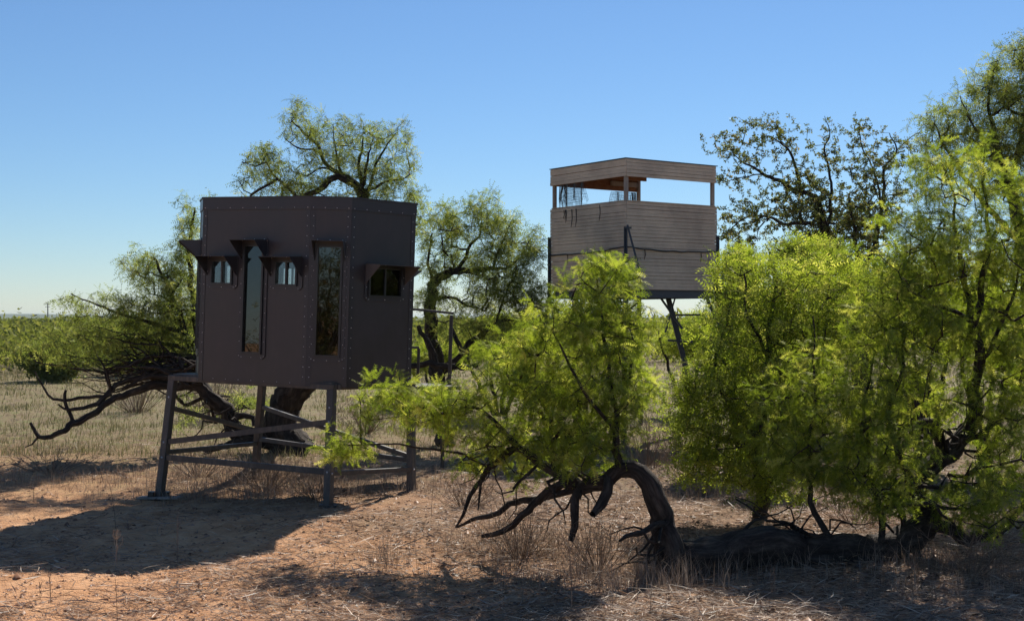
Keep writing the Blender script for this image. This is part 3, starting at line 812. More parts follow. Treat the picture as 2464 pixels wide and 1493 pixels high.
# ================================================================== TREES
def tangle(cnt, x0, y0, spread, x1, x2, y1, y2, Da, Db, r0, seed):
    """thin bare crooked limbs fanning out from one place"""
    q = np.random.default_rng(seed); out = []
    for _ in range(cnt):
        sx, sy, sD = x0 + q.normal() * spread[0], y0 + q.normal() * spread[1], q.uniform(Da, Db)
        ex, ey, eD = q.uniform(x1, x2), q.uniform(y1, y2), q.uniform(Da, Db); k = 6; L = []
        rr = r0 * q.uniform(.5, 1.2); ph = q.uniform(0, 6.28)
        for j in range(k):
            t = j / (k - 1); L.append((sx + (ex - sx) * t + q.normal() * 7, sy + (ey - sy) * t + 14 * math.sin(t * 5 + ph) + q.normal() * 6, sD + (eD - sD) * t, rr * (1 - t) ** .8 + .003))
        out.append(L)
    return out
# --- arching mesquite in front (left foreground crown)
A_limbs = [
 [(1640, 1400, 10.25, .15), (1612, 1330, 10.25, .115), (1592, 1266, 10.25, .10), (1585, 1210, 10.25, .088), (1564, 1160, 10.25, .074), (1527, 1133, 10.3, .062), (1485, 1130, 10.35, .056), (1442, 1157, 10.4, .055), (1400, 1172, 10.5, .048)],
 [(1398, 1173, 10.45, .038), (1383, 1231, 10.4, .036), (1372, 1300, 10.35, .024)],
 [(1462, 1150, 10.35, .045), (1450, 1206, 10.2, .042), (1425, 1236, 10.1, .026)],
 [(1400, 1172, 10.5, .036), (1347, 1168, 10.6, .036), (1302, 1196, 10.7, .034), (1252, 1242, 10.75, .03), (1210, 1277, 10.8, .026), (1160, 1288, 10.9, .016)],
 [(1310, 1195, 10.7, .028), (1262, 1206, 10.9, .028), (1224, 1210, 11.0, .026), (1196, 1231, 11.0, .024), (1154, 1245, 11.1, .02), (1100, 1266, 11.3, .012)],
 [(1400, 1172, 10.5, .042), (1362, 1148, 10.6, .04), (1326, 1126, 10.7, .038), (1281, 1098, 10.8, .035), (1245, 1077, 10.9, .033), (1224, 1048, 11.0, .026), (1190, 1010, 11.0, .018), (1126, 978, 11.1, .012), (1060, 990, 11.2, .010), (960, 975, 11.3, .007)],
 [(1245, 1077, 10.9, .028), (1210, 1098, 11.0, .026), (1172, 1126, 11.1, .024), (1158, 1150, 11.1, .022), (1133, 1196, 11.1, .018), (1118, 1228, 11.1, .014), (1096, 1268, 11.1, .008)],
 [(1172, 1124, 11.1, .014), (1105, 1090, 11.2, .012), (1055, 1080, 11.2, .010), (960, 1072, 11.2, .008), (890, 1066, 11.2, .006), (820, 1068, 11.2, .004)],
 [(1158, 1148, 11.1, .013), (1154, 1190, 11.05, .011), (1150, 1226, 11.0, .006)],
 [(1488, 1130, 10.35, .032), (1485, 1056, 10.4, .028), (1478, 985, 10.5, .024), (1465, 900, 10.6, .018), (1450, 800, 10.7, .013), (1440, 700, 10.8, .008), (1428, 635, 10.8, .004)],
 [(1480, 1000, 10.5, .018), (1500, 940, 10.6, .014), (1528, 860, 10.8, .010), (1545, 790, 10.9, .006)],
 [(1484, 1050, 10.4, .018), (1420, 960, 10.3, .014), (1370, 880, 10.4, .010), (1330, 800, 10.5, .006)],
 [(1326, 1126, 10.7, .022), (1332, 1080, 10.9, .018), (1310, 980, 11.2, .014), (1260, 900, 11.4, .009), (1240, 850, 11.4, .005)],
 [(1600, 1260, 10.2, .03), (1560, 1268, 10.0, .026), (1510, 1290, 9.8, .018), (1490, 1300, 9.75, .01)],
]
A_blobs = [(1450, 690, 10.8, 75, 65, 1), (1428, 635, 10.8, 28, 35, 1), (1505, 660, 10.9, 50, 50, .7), (1360, 760, 10.6, 70, 55, 1), (1290, 830, 10.8, 80, 60, 1),
           (1450, 830, 10.7, 95, 90, 1), (1525, 800, 10.9, 42, 85, .8), (1220, 890, 11.2, 85, 60, 1), (1350, 930, 10.8, 100, 80, 1), (1485, 960, 10.6, 85, 80, 1),
           (1120, 960, 11.2, 85, 50, 1), (1000, 955, 11.3, 70, 48, .9), (915, 945, 11.3, 62, 38, .55), (1200, 1030, 11.0, 75, 60, .8), (1090, 1030, 11.2, 65, 45, .5),
           (1400, 1070, 10.5, 85, 70, 1.1), (1490, 1050, 10.4, 45, 40, .5), (835, 1075, 11.2, 62, 36, 1.1), (1265, 1150, 10.8, 50, 24, .5), (1555, 910, 10.8, 35, 60, .7), (950, 1010, 11.3, 55, 35, .5), (1060, 990, 11.2, 70, 45, .8), (1150, 1080, 11.1, 60, 35, .5), (880, 990, 11.3, 45, 35, .4), (1400, 1000, 10.6, 80, 70, .8), (1320, 1060, 10.9, 70, 55, .7), (1290, 960, 11.1, 70, 60, .7), (1350, 1120, 10.7, 60, 35, .7), (1250, 1110, 10.9, 50, 30, .5), (1130, 1130, 11.0, 45, 30, .3)]
nA = len(A_limbs)
A_limbs += tangle(9, 1380, 1150, (60, 15), 1180, 1480, 1190, 1275, 10.2, 11.0, .012, 7) + tangle(7, 1215, 1080, (30, 20), 1080, 1260, 1100, 1250, 10.8, 11.2, .010, 8) + tangle(6, 1590, 1300, (15, 30), 1440, 1560, 1230, 1400, 9.9, 10.3, .012, 9)
A_base = P(1622, 1385, 10.3); A_base[2] = 0
tree("mesquite_tree", "bright green mesquite in front whose dark trunk arches over and down to the ground", A_base, A_limbs, A_blobs, 1350, 'fine', 'leaf_near', per=6.5, lscale=1.08, tiplen=.42, dr=.65, bare_limbs=(1, 2, 3, 4, 6, 8, 13) + tuple(range(nA, nA + 22)))

# --- big right mesquite with the fallen log trunk
B_limbs = [
 [(1610, 1352, 10.25, .105), (1670, 1342, 10.3, .13), (1745, 1328, 10.35, .150), (1830, 1314, 10.4, .150), (1923, 1322, 10.5, .138), (2046, 1326, 10.65, .125), (2149, 1308, 10.85, .12), (2211, 1280, 11.0, .12), (2225, 1230, 11.1, .11), (2205, 1180, 11.2, .09), (2248, 1114, 11.3, .075), (2289, 1085, 11.35, .07), (2330, 1036, 11.4, .062), (2342, 982, 11.4, .055), (2347, 920, 11.4, .05), (2350, 860, 11.4, .045), (2342, 782, 11.4, .04)],
 [(2342, 782, 11.4, .032), (2329, 728, 11.4, .028), (2316, 653, 11.4, .022), (2300, 560, 11.4, .015), (2290, 450, 11.5, .009), (2260, 370, 11.5, .005)],
 [(2342, 782, 11.4, .034), (2356, 728, 11.5, .03), (2369, 640, 11.5, .025), (2378, 552, 11.6, .018), (2365, 441, 11.7, .012), (2370, 350, 11.8, .006)],
 [(2340, 778, 11.4, .02), (2280, 742, 11.3, .017), (2223, 720, 11.2, .013), (2160, 690, 11.1, .008)],
 [(2240, 1120, 11.3, .055), (2256, 1077, 11.3, .05), (2258, 1044, 11.2, .045), (2250, 1018, 11.1, .038), (2215, 1018, 11.0, .03), (2190, 1042, 10.9, .02)],
 [(2223, 1255, 11.0, .06), (2272, 1274, 10.9, .055), (2326, 1292, 10.9, .05), (2375, 1292, 11.0, .042), (2416, 1262, 11.1, .03), (2470, 1215, 11.2, .02)],
 [(2185, 1300, 10.9, .05), (2219, 1350, 10.8, .022)],
 [(1993, 1290, 10.6, .026), (1952, 1204, 10.7, .022), (1944, 1126, 10.8, .018), (1952, 1044, 10.9, .015), (1956, 953, 11.0, .012), (1960, 860, 11.1, .008), (1955, 760, 11.2, .005)],
 [(2300, 1075, 11.35, .03), (2400, 1010, 11.3, .022), (2450, 930, 11.3, .016), (2480, 820, 11.3, .01)],
 [(2120, 1290, 10.8, .03), (2110, 1200, 10.7, .024), (2090, 1100, 10.8, .018), (2080, 980, 10.9, .013), (2100, 860, 11.0, .008)],
 [(2215, 1180, 11.1, .04), (2160, 1090, 10.9, .03), (2140, 990, 10.8, .022), (2170, 880, 10.9, .014), (2180, 780, 11.0, .008)],
 [(2350, 880, 11.4, .024), (2400, 800, 11.3, .018), (2440, 700, 11.3, .012), (2450, 600, 11.3, .007)],
 [(1760, 1290, 10.4, .02), (1800, 1262, 10.5, .014), (1850, 1240, 10.7, .008), (1905, 1215, 10.8, .005)],
 [(1970, 1290, 10.6, .022), (1900, 1262, 10.8, .016), (1830, 1240, 11.1, .010), (1770, 1200, 11.3, .006)],
]
B_blobs = [(2345, 410, 11.8, 70, 70, .8), (2250, 430, 11.5, 75, 75, .8), (2410, 500, 11.6, 80, 90, 1), (2210, 560, 11.3, 85, 80, .9), (2330, 610, 11.4, 110, 90, 1), (2450, 680, 11.3, 70, 130, 1.1),
           (2160, 660, 11.1, 70, 60, .8), (2200, 760, 11.0, 100, 70, 1), (2440, 900, 11.2, 70, 110, 1.1), (2420, 1080, 11.1, 80, 110, 1.2), (2330, 1190, 10.9, 90, 70, 1.1), (2440, 1180, 11.1, 60, 90, 1),
           (2090, 800, 11.0, 80, 80, .8), (2080, 940, 10.8, 100, 90, 1), (2130, 1070, 10.8, 100, 90, 1), (2030, 1150, 10.6, 90, 50, .8), (2190, 900, 10.9, 80, 90, 1), (2130, 1180, 10.7, 90, 50, .9),
           (1960, 1030, 10.9, 100, 90, .8), (1960, 900, 11.1, 80, 80, .6), (2200, 1150, 10.9, 60, 50, .6), (2300, 830, 11.2, 60, 60, .5), (2240, 640, 11.2, 90, 80, .8), (2050, 1060, 10.8, 90, 80, .9), (2020, 960, 10.9, 90, 70, .8), (2260, 960, 11.0, 60, 60, .5), (2380, 800, 11.3, 90, 90, .8), (2110, 720, 11.1, 60, 60, .7), (1950, 1130, 10.8, 80, 50, .6), (2250, 1220, 10.9, 60, 40, .4), (2420, 1260, 11.0, 50, 50, .5), (2120, 1190, 10.7, 80, 50, .6), (2020, 1100, 10.7, 80, 70, .6), (1900, 1060, 10.9, 90, 80, .9), (1880, 950, 11.1, 80, 70, .7), (2350, 1240, 10.8, 80, 40, .6), (2260, 520, 11.3, 70, 70, .6), (2320, 960, 11.2, 60, 60, .5), (2430, 980, 11.2, 50, 70, .6), (2460, 560, 11.4, 40, 80, .8)]
nB = len(B_limbs)
B_limbs += tangle(10, 2190, 1250, (40, 30), 2050, 2350, 1130, 1260, 10.5, 11.3, .014, 10) + tangle(9, 1950, 1290, (90, 10), 1760, 2120, 1180, 1290, 10.3, 11.0, .009, 11) + tangle(6, 2260, 1060, (20, 30), 2170, 2400, 960, 1100, 11, 11.4, .014, 12)
B_base = P(2185, 1310, 10.9); B_base[2] = 0
tree("mesquite_tree", "large bright green mesquite at the right whose thick trunk lies along the ground", B_base, B_limbs, B_blobs, 2350, 'fine', 'leaf_near', per=6.2, lscale=1.08, tiplen=.42, dr=.75, bare_limbs=(4, 5, 6, 12) + tuple(range(nB, nB + 25)))

# --- middle mesquite between them, a little farther
C_limbs = [
 [(1830, 1170, 12.6, .07), (1822, 1100, 12.6, .06), (1830, 1000, 12.6, .05), (1845, 900, 12.6, .038), (1850, 800, 12.6, .025), (1862, 700, 12.6, .015), (1870, 620, 12.6, .008)],
 [(1824, 1060, 12.6, .04), (1760, 980, 12.5, .03), (1720, 900, 12.5, .02), (1740, 800, 12.5, .012), (1760, 720, 12.5, .007)],
 [(1835, 980, 12.6, .035), (1910, 900, 12.7, .026), (1960, 800, 12.8, .018), (1990, 700, 12.9, .01), (2000, 620, 12.9, .006)],
 [(1826, 1080, 12.6, .03), (1730, 1050, 12.4, .022), (1660, 1030, 12.4, .012), (1630, 1060, 12.4, .006)],
 [(1850, 860, 12.6, .02), (1800, 760, 12.4, .014), (1790, 660, 12.4, .008)],
]
C_blobs = [(1860, 660, 12.6, 75, 60, .8), (1960, 660, 12.9, 90, 65, .8), (1770, 740, 12.5, 60, 60, .8), (1860, 780, 12.6, 90, 80, 1), (1980, 790, 12.8, 90, 80, 1), (1740, 850, 12.5, 60, 70, 1), (1830, 900, 12.6, 100, 80, 1),
           (1690, 950, 12.4, 70, 60, 1), (1700, 1050, 12.4, 80, 75, 1.1), (1800, 1020, 12.5, 100, 80, 1), (1850, 1110, 12.4, 100, 50, .8), (2070, 720, 12.9, 70, 60, .7), (1720, 1120, 12.3, 75, 40, .7), (1690, 900, 12.5, 45, 60, .8), (1660, 1110, 12.3, 60, 50, .7), (1640, 1000, 12.4, 45, 60, .7), (1900, 1000, 12.6, 90, 80, .8), (1780, 940, 12.5, 90, 80, .8), (1900, 850, 12.8, 100, 80, .8), (2030, 850, 12.8, 70, 70, .7), (1640, 930, 12.4, 50, 50, .9), (1850, 1180, 12.2, 110, 40, .6), (1780, 1110, 12.3, 80, 60, .8), (1650, 1150, 12.2, 45, 30, .5), (1920, 740, 12.9, 90, 60, .8), (2040, 640, 13.0, 80, 50, .6), (1760, 640, 12.9, 50, 45, .6)]
C_base = P(1830, 1265, 12.5); C_base[2] = 0
C_limbs[0].insert(0, (1835, 1262, 12.6, .08))
tree("mesquite_tree", "bushy yellow green mesquite in the middle right between the arching tree and the log", C_base, C_limbs, C_blobs, 1600, 'mid', 'leaf_near', per=7, tiplen=.42, dr=.8, lscale=1.08)

# --- tall mesquite behind the brown blind with a sprawling left side
T = 19.3
T1_limbs = [
 [(720, 1100, 19.4, .30), (680, 1050, 19.4, .26), (676, 1000, 19.4, .235), (700, 945, 19.3, .22), (760, 880, 19.2, .19), (810, 780, 19.2, .16), (850, 660, 19.2, .13), (868, 540, 19.2, .10), (871, 458, 19.2, .085)],
 [(868, 470, 19.2, .06), (850, 438, 19.1, .055), (830, 430, 19.1, .05), (792, 430, 19.0, .045), (776, 447, 19.0, .042), (752, 467, 19.0, .038), (722, 474, 19.0, .032), (693, 455, 19.0, .022), (662, 422, 19.0, .014), (640, 390, 19.0, .007)],
 [(850, 438, 19.1, .045), (823, 420, 19.2, .042), (797, 408, 19.3, .034), (774, 377, 19.3, .028), (765, 350, 19.3, .024), (741, 332, 19.3, .02), (722, 308, 19.3, .015), (700, 288, 19.3, .008)],
 [(770, 368, 19.3, .018), (752, 359, 19.2, .014), (707, 353, 19.2, .010), (684, 332, 19.2, .006)],
 [(797, 408, 19.3, .016), (763, 406, 19.1, .014), (747, 418, 19.1, .008)],
 [(870, 455, 19.2, .035), (864, 395, 19.4, .025), (868, 363, 19.4, .018), (873, 328, 19.4, .008)],
 [(873, 455, 19.2, .03), (881, 408, 19.0, .022), (885, 370, 19.0, .014), (900, 330, 19.0, .006)],
 [(876, 462, 19.2, .03), (895, 435, 19.3, .024), (906, 388, 19.4, .018), (935, 346, 19.4, .012), (953, 319, 19.4, .006)],
 [(880, 460, 19.2, .025), (926, 438, 19.1, .018), (958, 433, 19.0, .012), (985, 420, 19.0, .006)],
 [(823, 420, 19.2, .02), (810, 380, 19.2, .016), (805, 340, 19.2, .010), (800, 300, 19.2, .005)],
 # lower left stems
 [(684, 1062, 19.4, .15), (640, 1060, 19.3, .13), (612, 1052, 19.2, .12), (570, 1034, 19.1, .11), (548, 994, 19.0, .10), (517, 963, 18.9, .10), (480, 934, 18.8, .075), (412, 924, 18.7, .062), (359, 932, 18.6, .055), (289, 952, 18.5, .048), (231, 990, 18.4, .042), (177, 1018, 18.3, .045), (144, 1043, 18.2, .036), (99, 1049, 18.2, .03), (74, 1016, 18.2, .018)],
 [(91, 1052, 18.2, .018), (78, 1068, 18.2, .012), (60, 1076, 18.2, .006)],
 [(177, 1017, 18.3, .032), (169, 994, 18.3, .03), (153, 965, 18.3, .026), (159, 938, 18.3, .02)],
 [(412, 911, 18.7, .045), (350, 901, 18.6, .04), (297, 920, 18.6, .036), (256, 948, 18.5, .038), (218, 977, 18.4, .03), (169, 986, 18.3, .022), (140, 972, 18.3, .01)],
 [(268, 948, 18.5, .026), (206, 957, 18.6, .024), (157, 961, 18.6, .022), (115, 950, 18.6, .018), (84, 893, 18.6, .01)],
 [(500, 950, 18.9, .08), (466, 862, 18.9, .06), (420, 860, 18.9, .05), (371, 874, 18.8, .04), (305, 878, 18.7, .03), (264, 895, 18.7, .022), (214, 891, 18.7, .018), (165, 882, 18.7, .014), (124, 878, 18.7, .010), (82, 864, 18.7, .007), (54, 833, 18.7, .004)],
 [(466, 862, 18.9, .045), (430, 835, 19.0, .036), (392, 825, 19.0, .03), (342, 816, 19.1, .025), (289, 822, 19.1, .018), (222, 816, 19.1, .008)],
 [(466, 862, 18.9, .04), (383, 853, 18.6, .03), (313, 878, 18.5, .02), (256, 886, 18.5, .01)],
 [(268, 940, 18.5, .018), (247, 878, 18.6, .013), (231, 849, 18.7, .008), (220, 800, 18.7, .004)],
 [(470, 860, 18.9, .055), (440, 780, 19.0, .045), (405, 690, 19.1, .03), (370, 620, 19.1, .012)],
 [(445, 800, 19.0, .035), (340, 770, 18.9, .026), (250, 740, 18.8, .016), (170, 706, 18.8, .007)],
 [(480, 860, 18.9, .06), (465, 720, 19.2, .045), (455, 600, 19.3, .03), (468, 500, 19.3, .012)],
 [(480, 860, 18.9, .04), (440, 900, 18.6, .035), (380, 905, 18.5, .028), (330, 915, 18.4, .018), (290, 940, 18.4, .01)],
 [(560, 1003, 19.0, .05), (590, 996, 18.9, .045), (608, 1005, 18.9, .04), (612, 1024, 18.9, .03)],
 [(640, 1062, 19.2, .06), (566, 1060, 19.0, .055), (536, 1076, 18.9, .045), (490, 1088, 18.8, .03)],
]
nT1 = len(T1_limbs)
T1_limbs += tangle(42, 450, 890, (30, 25), 150, 380, 790, 960, 18.3, 19.3, .022, 5) + tangle(12, 540, 990, (30, 20), 440, 620, 930, 1080, 18.5, 19.2, .016, 6)
T1_blobs = [(722, 300, 19.3, 45, 48, .9), (715, 255, 19.3, 22, 28, .5), (790, 335, 19.3, 50, 50, .8), (880, 335, 19.3, 70, 50, 1), (955, 330, 19.4, 28, 40, .5), (640, 390, 19.1, 55, 42, 1), (690, 440, 19.1, 90, 36, 1), (800, 395, 19.3, 80, 50, .9),
            (910, 425, 19.2, 75, 50, 1), (970, 400, 19.2, 30, 70, .6), (600, 450, 19.1, 30, 35, .8), (540, 478, 19.1, 60, 18, .5), (760, 480, 19.2, 120, 30, .8), (930, 480, 19.2, 70, 30, 1), (995, 470, 19.2, 20, 50, .5),
            (385, 650, 19.1, 70, 55, 1), (340, 640, 19.1, 50, 40, .7), (440, 700, 19.2, 60, 90, 1.3), (455, 560, 19.3, 30, 80, 1.2), (380, 760, 19.0, 90, 60, 1.5), (240, 730, 18.8, 80, 36, .7), (160, 716, 18.8, 40, 18, .5), (180, 780, 18.8, 50, 30, .4),
            (270, 790, 18.9, 90, 50, 1), (420, 830, 19.0, 60, 40, 1.2), (120, 840, 18.7, 75, 45, .55), (240, 850, 18.8, 80, 40, .5), (330, 850, 18.8, 60, 40, .7), (450, 980, 18.9, 40, 50, .35), (580, 975, 19.4, 70, 35, .25), (1000, 520, 19.2, 30, 50, .8)]
T1_base = P(700, 1088, 19.4); T1_base[2] = 0
tree("mesquite_tree", "tall mesquite rising behind the brown blind with branches sprawling low to the left", T1_base, T1_limbs, T1_blobs, 2200, 'mid', 'leaf_mid', per=6, dr=1.1, droop=.32, lscale=1.08,
     bare_limbs=(11, 12, 13, 14, 10, 23, 24, 22) + tuple(range(nT1, nT1 + 54)), twr=.0017)

# --- feathery mesquite between the two blinds
T2_limbs = [
 [(1075, 1075, 20.5, .14), (1062, 980, 20.5, .12), (1050, 880, 20.5, .11), (1036, 800, 20.5, .10), (1035, 747, 20.5, .09), (1042, 716, 20.5, .08), (1037, 684, 20.5, .07), (1063, 670, 20.5, .065), (1098, 648, 20.5, .055), (1144, 652, 20.5, .04), (1187, 645, 20.5, .03), (1230, 640, 20.5, .015), (1260, 600, 20.5, .008)],
 [(1098, 648, 20.5, .035), (1123, 617, 20.6, .03), (1130, 588, 20.6, .025), (1151, 571, 20.6, .018), (1160, 530, 20.6, .008)],
 [(1187, 645, 20.5, .02), (1201, 599, 20.4, .018), (1229, 535, 20.4, .008)],
 [(1060, 900, 20.5, .06), (1110, 850, 20.3, .05), (1158, 800, 20.2, .04), (1194, 783, 20.2, .035), (1215, 769, 20.2, .028), (1250, 762, 20.2, .018), (1290, 740, 20.2, .008)],
 [(1040, 715, 20.5, .03), (1095, 719, 20.3, .022), (1123, 733, 20.3, .018), (1162, 747, 20.3, .01)],
 [(1040, 690, 20.5, .03), (1030, 620, 20.7, .02), (1040, 560, 20.7, .01)],
 [(1063, 907, 19.9, .05), (1040, 850, 19.9, .045), (1006, 783, 19.9, .03)],
 [(1120, 870, 19.9, .04), (1100, 820, 19.9, .035), (1084, 786, 19.9, .028)],
 [(989, 880, 19.9, .045), (1050, 876, 19.9, .05), (1100, 884, 20, .05), (1150, 878, 20, .03)],
 [(1194, 783, 20.2, .02), (1210, 720, 20.3, .015), (1240, 660, 20.3, .008)],
]
T2_blobs = [(1055, 555, 20.6, 55, 50, 1), (1130, 535, 20.6, 70, 50, 1), (1205, 545, 20.5, 50, 45, .8), (1250, 600, 20.4, 55, 50, 1), (1200, 645, 20.4, 80, 60, 1.1), (1075, 630, 20.6, 70, 55, 1), (1045, 720, 20.4, 45, 45, .9),
            (1150, 715, 20.3, 75, 45, 1), (1250, 700, 20.3, 55, 55, 1.1), (1295, 580, 20.4, 22, 50, .4), (1190, 790, 20.2, 70, 40, .9), (1100, 790, 20.3, 60, 40, .7), (1290, 740, 20.3, 50, 50, 1), (1165, 480, 20.6, 30, 25, .4)]
T2_base = P(1075, 1070, 20.5); T2_base[2] = 0
tree("mesquite_tree", "feathery mesquite between the two blinds with a crooked dark trunk", T2_base, T2_limbs, T2_blobs, 1400, 'mid', 'leaf_mid', per=7.2, dr=1.0, droop=.32, lscale=1.08, bare_limbs=(6, 7, 8), twr=.0017)

# --- broad-leaved tree behind the tower
T5_limbs = [
 [(2075, 1018, 24.5, 0.187), (2070, 850, 24.5, 0.170), (2060, 700, 24.5, 0.145), (2020, 630, 24.5, 0.119), (1992, 580, 24.5, 0.102), (1967, 506, 24.5, 0.065), (1959, 473, 24.5, 0.050), (1922, 462, 24.5, 0.043), (1909, 460, 24.5, 0.042), (1897, 448, 24.5, 0.040), (1839, 419, 24.5, 0.027), (1810, 403, 24.5, 0.020), (1773, 378, 24.5, 0.010), (1745, 350, 24.5, 0.006)],
 [(1930, 468, 24.5, 0.036), (1922, 440, 24.6, 0.032), (1909, 382, 24.6, 0.025), (1885, 349, 24.6, 0.018), (1852, 328, 24.6, 0.010), (1827, 333, 24.6, 0.005)],
 [(1990, 560, 24.4, 0.043), (2000, 473, 24.4, 0.029), (1995, 410, 24.4, 0.022), (1984, 361, 24.4, 0.016), (1996, 316, 24.4, 0.010), (1984, 279, 24.4, 0.005)],
 [(1992, 560, 24.3, 0.043), (1979, 526, 24.2, 0.040), (1942, 535, 24.1, 0.036), (1889, 539, 24.0, 0.032), (1860, 526, 24.0, 0.025), (1800, 520, 24.0, 0.014), (1750, 560, 24, .008)],
 [(2060, 690, 24.5, 0.065), (2100, 600, 24.6, 0.050), (2124, 481, 24.6, 0.032), (2128, 407, 24.6, 0.024), (2157, 361, 24.6, 0.016), (2140, 320, 24.6, 0.007)],
 [(2120, 500, 24.6, 0.022), (2107, 423, 24.5, 0.017), (2083, 374, 24.5, 0.013), (2066, 320, 24.5, 0.009), (2070, 291, 24.5, 0.004)],
 [(2157, 361, 24.6, 0.012), (2190, 333, 24.6, 0.009), (2219, 312, 24.6, 0.004)],
 [(1839, 419, 24.5, 0.014), (1790, 425, 24.4, 0.011), (1740, 440, 24.4, 0.005)],
 [(1885, 349, 24.6, 0.010), (1860, 310, 24.6, 0.006), (1845, 285, 24.6, 0.004)],
 [(2070, 700, 24.5, 0.065), (2060, 600, 24.3, 0.043), (2050, 520, 24.3, 0.029), (2040, 470, 24.3, 0.011)],
]
T5_blobs = [(1745, 345, 24.5, 45, 32, .7), (1790, 380, 24.5, 50, 35, .6), (1850, 305, 24.6, 50, 26, .7), (1890, 350, 24.6, 60, 45, .55), (1940, 395, 24.5, 45, 40, .5), (1755, 425, 24.4, 45, 22, .6), (1995, 350, 24.4, 25, 65, .5),
            (2065, 320, 24.5, 38, 40, .9), (2085, 400, 24.5, 45, 45, .7), (2140, 370, 24.6, 50, 45, .5), (1930, 480, 24.4, 75, 50, 1.3), (2000, 530, 24.4, 100, 65, 1.9), (1870, 520, 24.1, 80, 40, 1.2), (1790, 510, 24.1, 60, 30, 1),
            (2085, 530, 24.5, 80, 60, 1.6), (2050, 610, 24.4, 90, 50, 1.9), (1940, 590, 24.3, 70, 40, 1.5), (1780, 570, 24.1, 60, 40, 1), (1820, 350, 24.5, 90, 60, .35), (2010, 420, 24.5, 120, 60, .4), (2130, 460, 24.6, 70, 60, .8), (1840, 450, 24.3, 80, 40, .5), (2190, 370, 24.6, 40, 45, .5)]
T5_base = P(2075, 1018, 24.5); T5_base[2] = 0
tree("broadleaf_tree", "sparse dark broad-leaved tree with crooked limbs behind the wooden tower", T5_base, T5_limbs, T5_blobs, 2300, 'broad', 'leaf_oak', per=14, dr=1.4, lscale=.78, droop=0, twr=.0022)

# --- right rear mesquite
T6_limbs = [
 [(2520, 1120, 16.5, .16), (2500, 900, 16.5, .13), (2480, 700, 16.5, .11), (2450, 520, 16.5, .08), (2420, 420, 16.5, .05), (2390, 320, 16.5, .03), (2380, 240, 16.5, .015), (2390, 170, 16.5, .006)],
 [(2470, 600, 16.5, .05), (2360, 480, 16.4, .03), (2290, 380, 16.4, .02), (2250, 300, 16.4, .008)],
 [(2430, 440, 16.5, .035), (2460, 320, 16.6, .025), (2470, 220, 16.6, .015), (2480, 120, 16.6, .007)],
 [(2400, 360, 16.5, .02), (2340, 300, 16.3, .014), (2310, 230, 16.3, .006)],
]
T6_blobs = [(2235, 310, 16.4, 40, 45, .5), (2290, 290, 16.4, 50, 60, .6), (2370, 230, 16.5, 55, 60, .7), (2440, 190, 16.6, 60, 80, .9), (2470, 310, 16.6, 50, 90, 1.2), (2350, 340, 16.5, 70, 60, .8), (2420, 400, 16.5, 70, 70, 1), (2260, 380, 16.4, 50, 40, .6), (2480, 130, 16.6, 30, 50, .8)]
T6_base = P(2520, 1120, 16.5); T6_base[2] = 0
tree("mesquite_tree", "pale wispy mesquite rising highest behind the right edge of the view", T6_base, T6_limbs, T6_blobs, 1100, 'mid', 'leaf_mid', per=7, dr=.9, droop=.3, twr=.002)

# --- mesquite shrubs behind
def shrub(zx, zy, D, wpx, hpx, label, ntips, leaf='mid', lm='leaf_near', per=7, ls=1.3, group=None, name="mesquite_shrub"):
    b = P(zx, HZ + 2 * F / D, D); b[2] = 0
    gy = HZ + (CAMH) * F / D
    L = []
    for k in range(4):
        dx = (k - 1.5) * wpx * .45
        L.append([(zx + dx * .1, gy, D, .05), (zx + dx * .5, (gy * .6 + zy * .4), D + rng.uniform(-.3, .3), .035), (zx + dx, zy, D + rng.uniform(-.4, .4), .012), (zx + dx * 1.2, zy - hpx * .6, D, .005)])
    B = [(zx + rng.uniform(-.65, .65) * wpx, zy + rng.uniform(-.55, .6) * hpx, D + rng.uniform(-.5, .5), wpx * rng.uniform(.3, .5), hpx * rng.uniform(.3, .5), 1) for _ in range(7)]
    return tree(name, label, b, L, B, ntips, leaf, lm, per=per, dr=1.0, lscale=ls, group=group, cat="shrub", twr=.0025)
shrub(1790, 680, 17.5, 105, 100, "yellow green mesquite shrub beside the right corner of the wooden tower", 520)
shrub(1660, 790, 26.0, 120, 85, "bright mesquite shrub seen between the legs of the wooden tower", 420, ls=1.6)
shrub(1200, 800, 26.5, 150, 75, "sunlit mesquite shrub low behind the gap between the two blinds", 420, ls=1.6)
shrub(1930, 640, 16.8, 110, 90, "dense mesquite shrub below the dark broad-leaved tree", 520)
for zx_, zy_, D_, w2, h2, nt_, lab in (
    (1400, 800, 23.0, 120, 90, 300, "shrub behind the crown of the arching tree, left of the tower's near leg"),
    (1800, 840, 17.2, 95, 110, 320, "shrub standing between the tower and the middle mesquite"),
    (1900, 830, 18.0, 120, 130, 340, "shrub behind the middle mesquite, leftmost of the row behind the log tree"),
    (2070, 760, 18.5, 120, 150, 360, "tall shrub under the broad-leaved tree behind the log tree"),
    (2220, 720, 18.0, 120, 160, 360, "tall shrub in the middle of the row behind the log tree"),
    (2370, 760, 17.5, 110, 170, 360, "tall shrub nearest the right edge behind the log tree"),
    (2150, 960, 19.0, 130, 70, 260, "low shrub in the gap behind the log tree's fork"),
    (1330, 930, 24.0, 120, 50, 200, "low shrub behind the left half of the arching tree")):
    shrub(zx_, zy_, D_, w2, h2, lab, nt_, leaf='coarse', ls=1.45)
shrub(1040, 860, 30.0, 90, 55, "small mesquite shrub right of the brown blind behind its landing rail", 300, ls=1.7)
shrub(580, 975, 28.0, 60, 26, "low shrub seen under the floor of the brown blind", 120, ls=1.3, lm='leaf_mid')
shrub(120, 870, 40.0, 62, 45, "rounded green shrub at the near edge of the scrub at far left", 420, leaf='coarse', ls=2.6, lm='leaf_far')
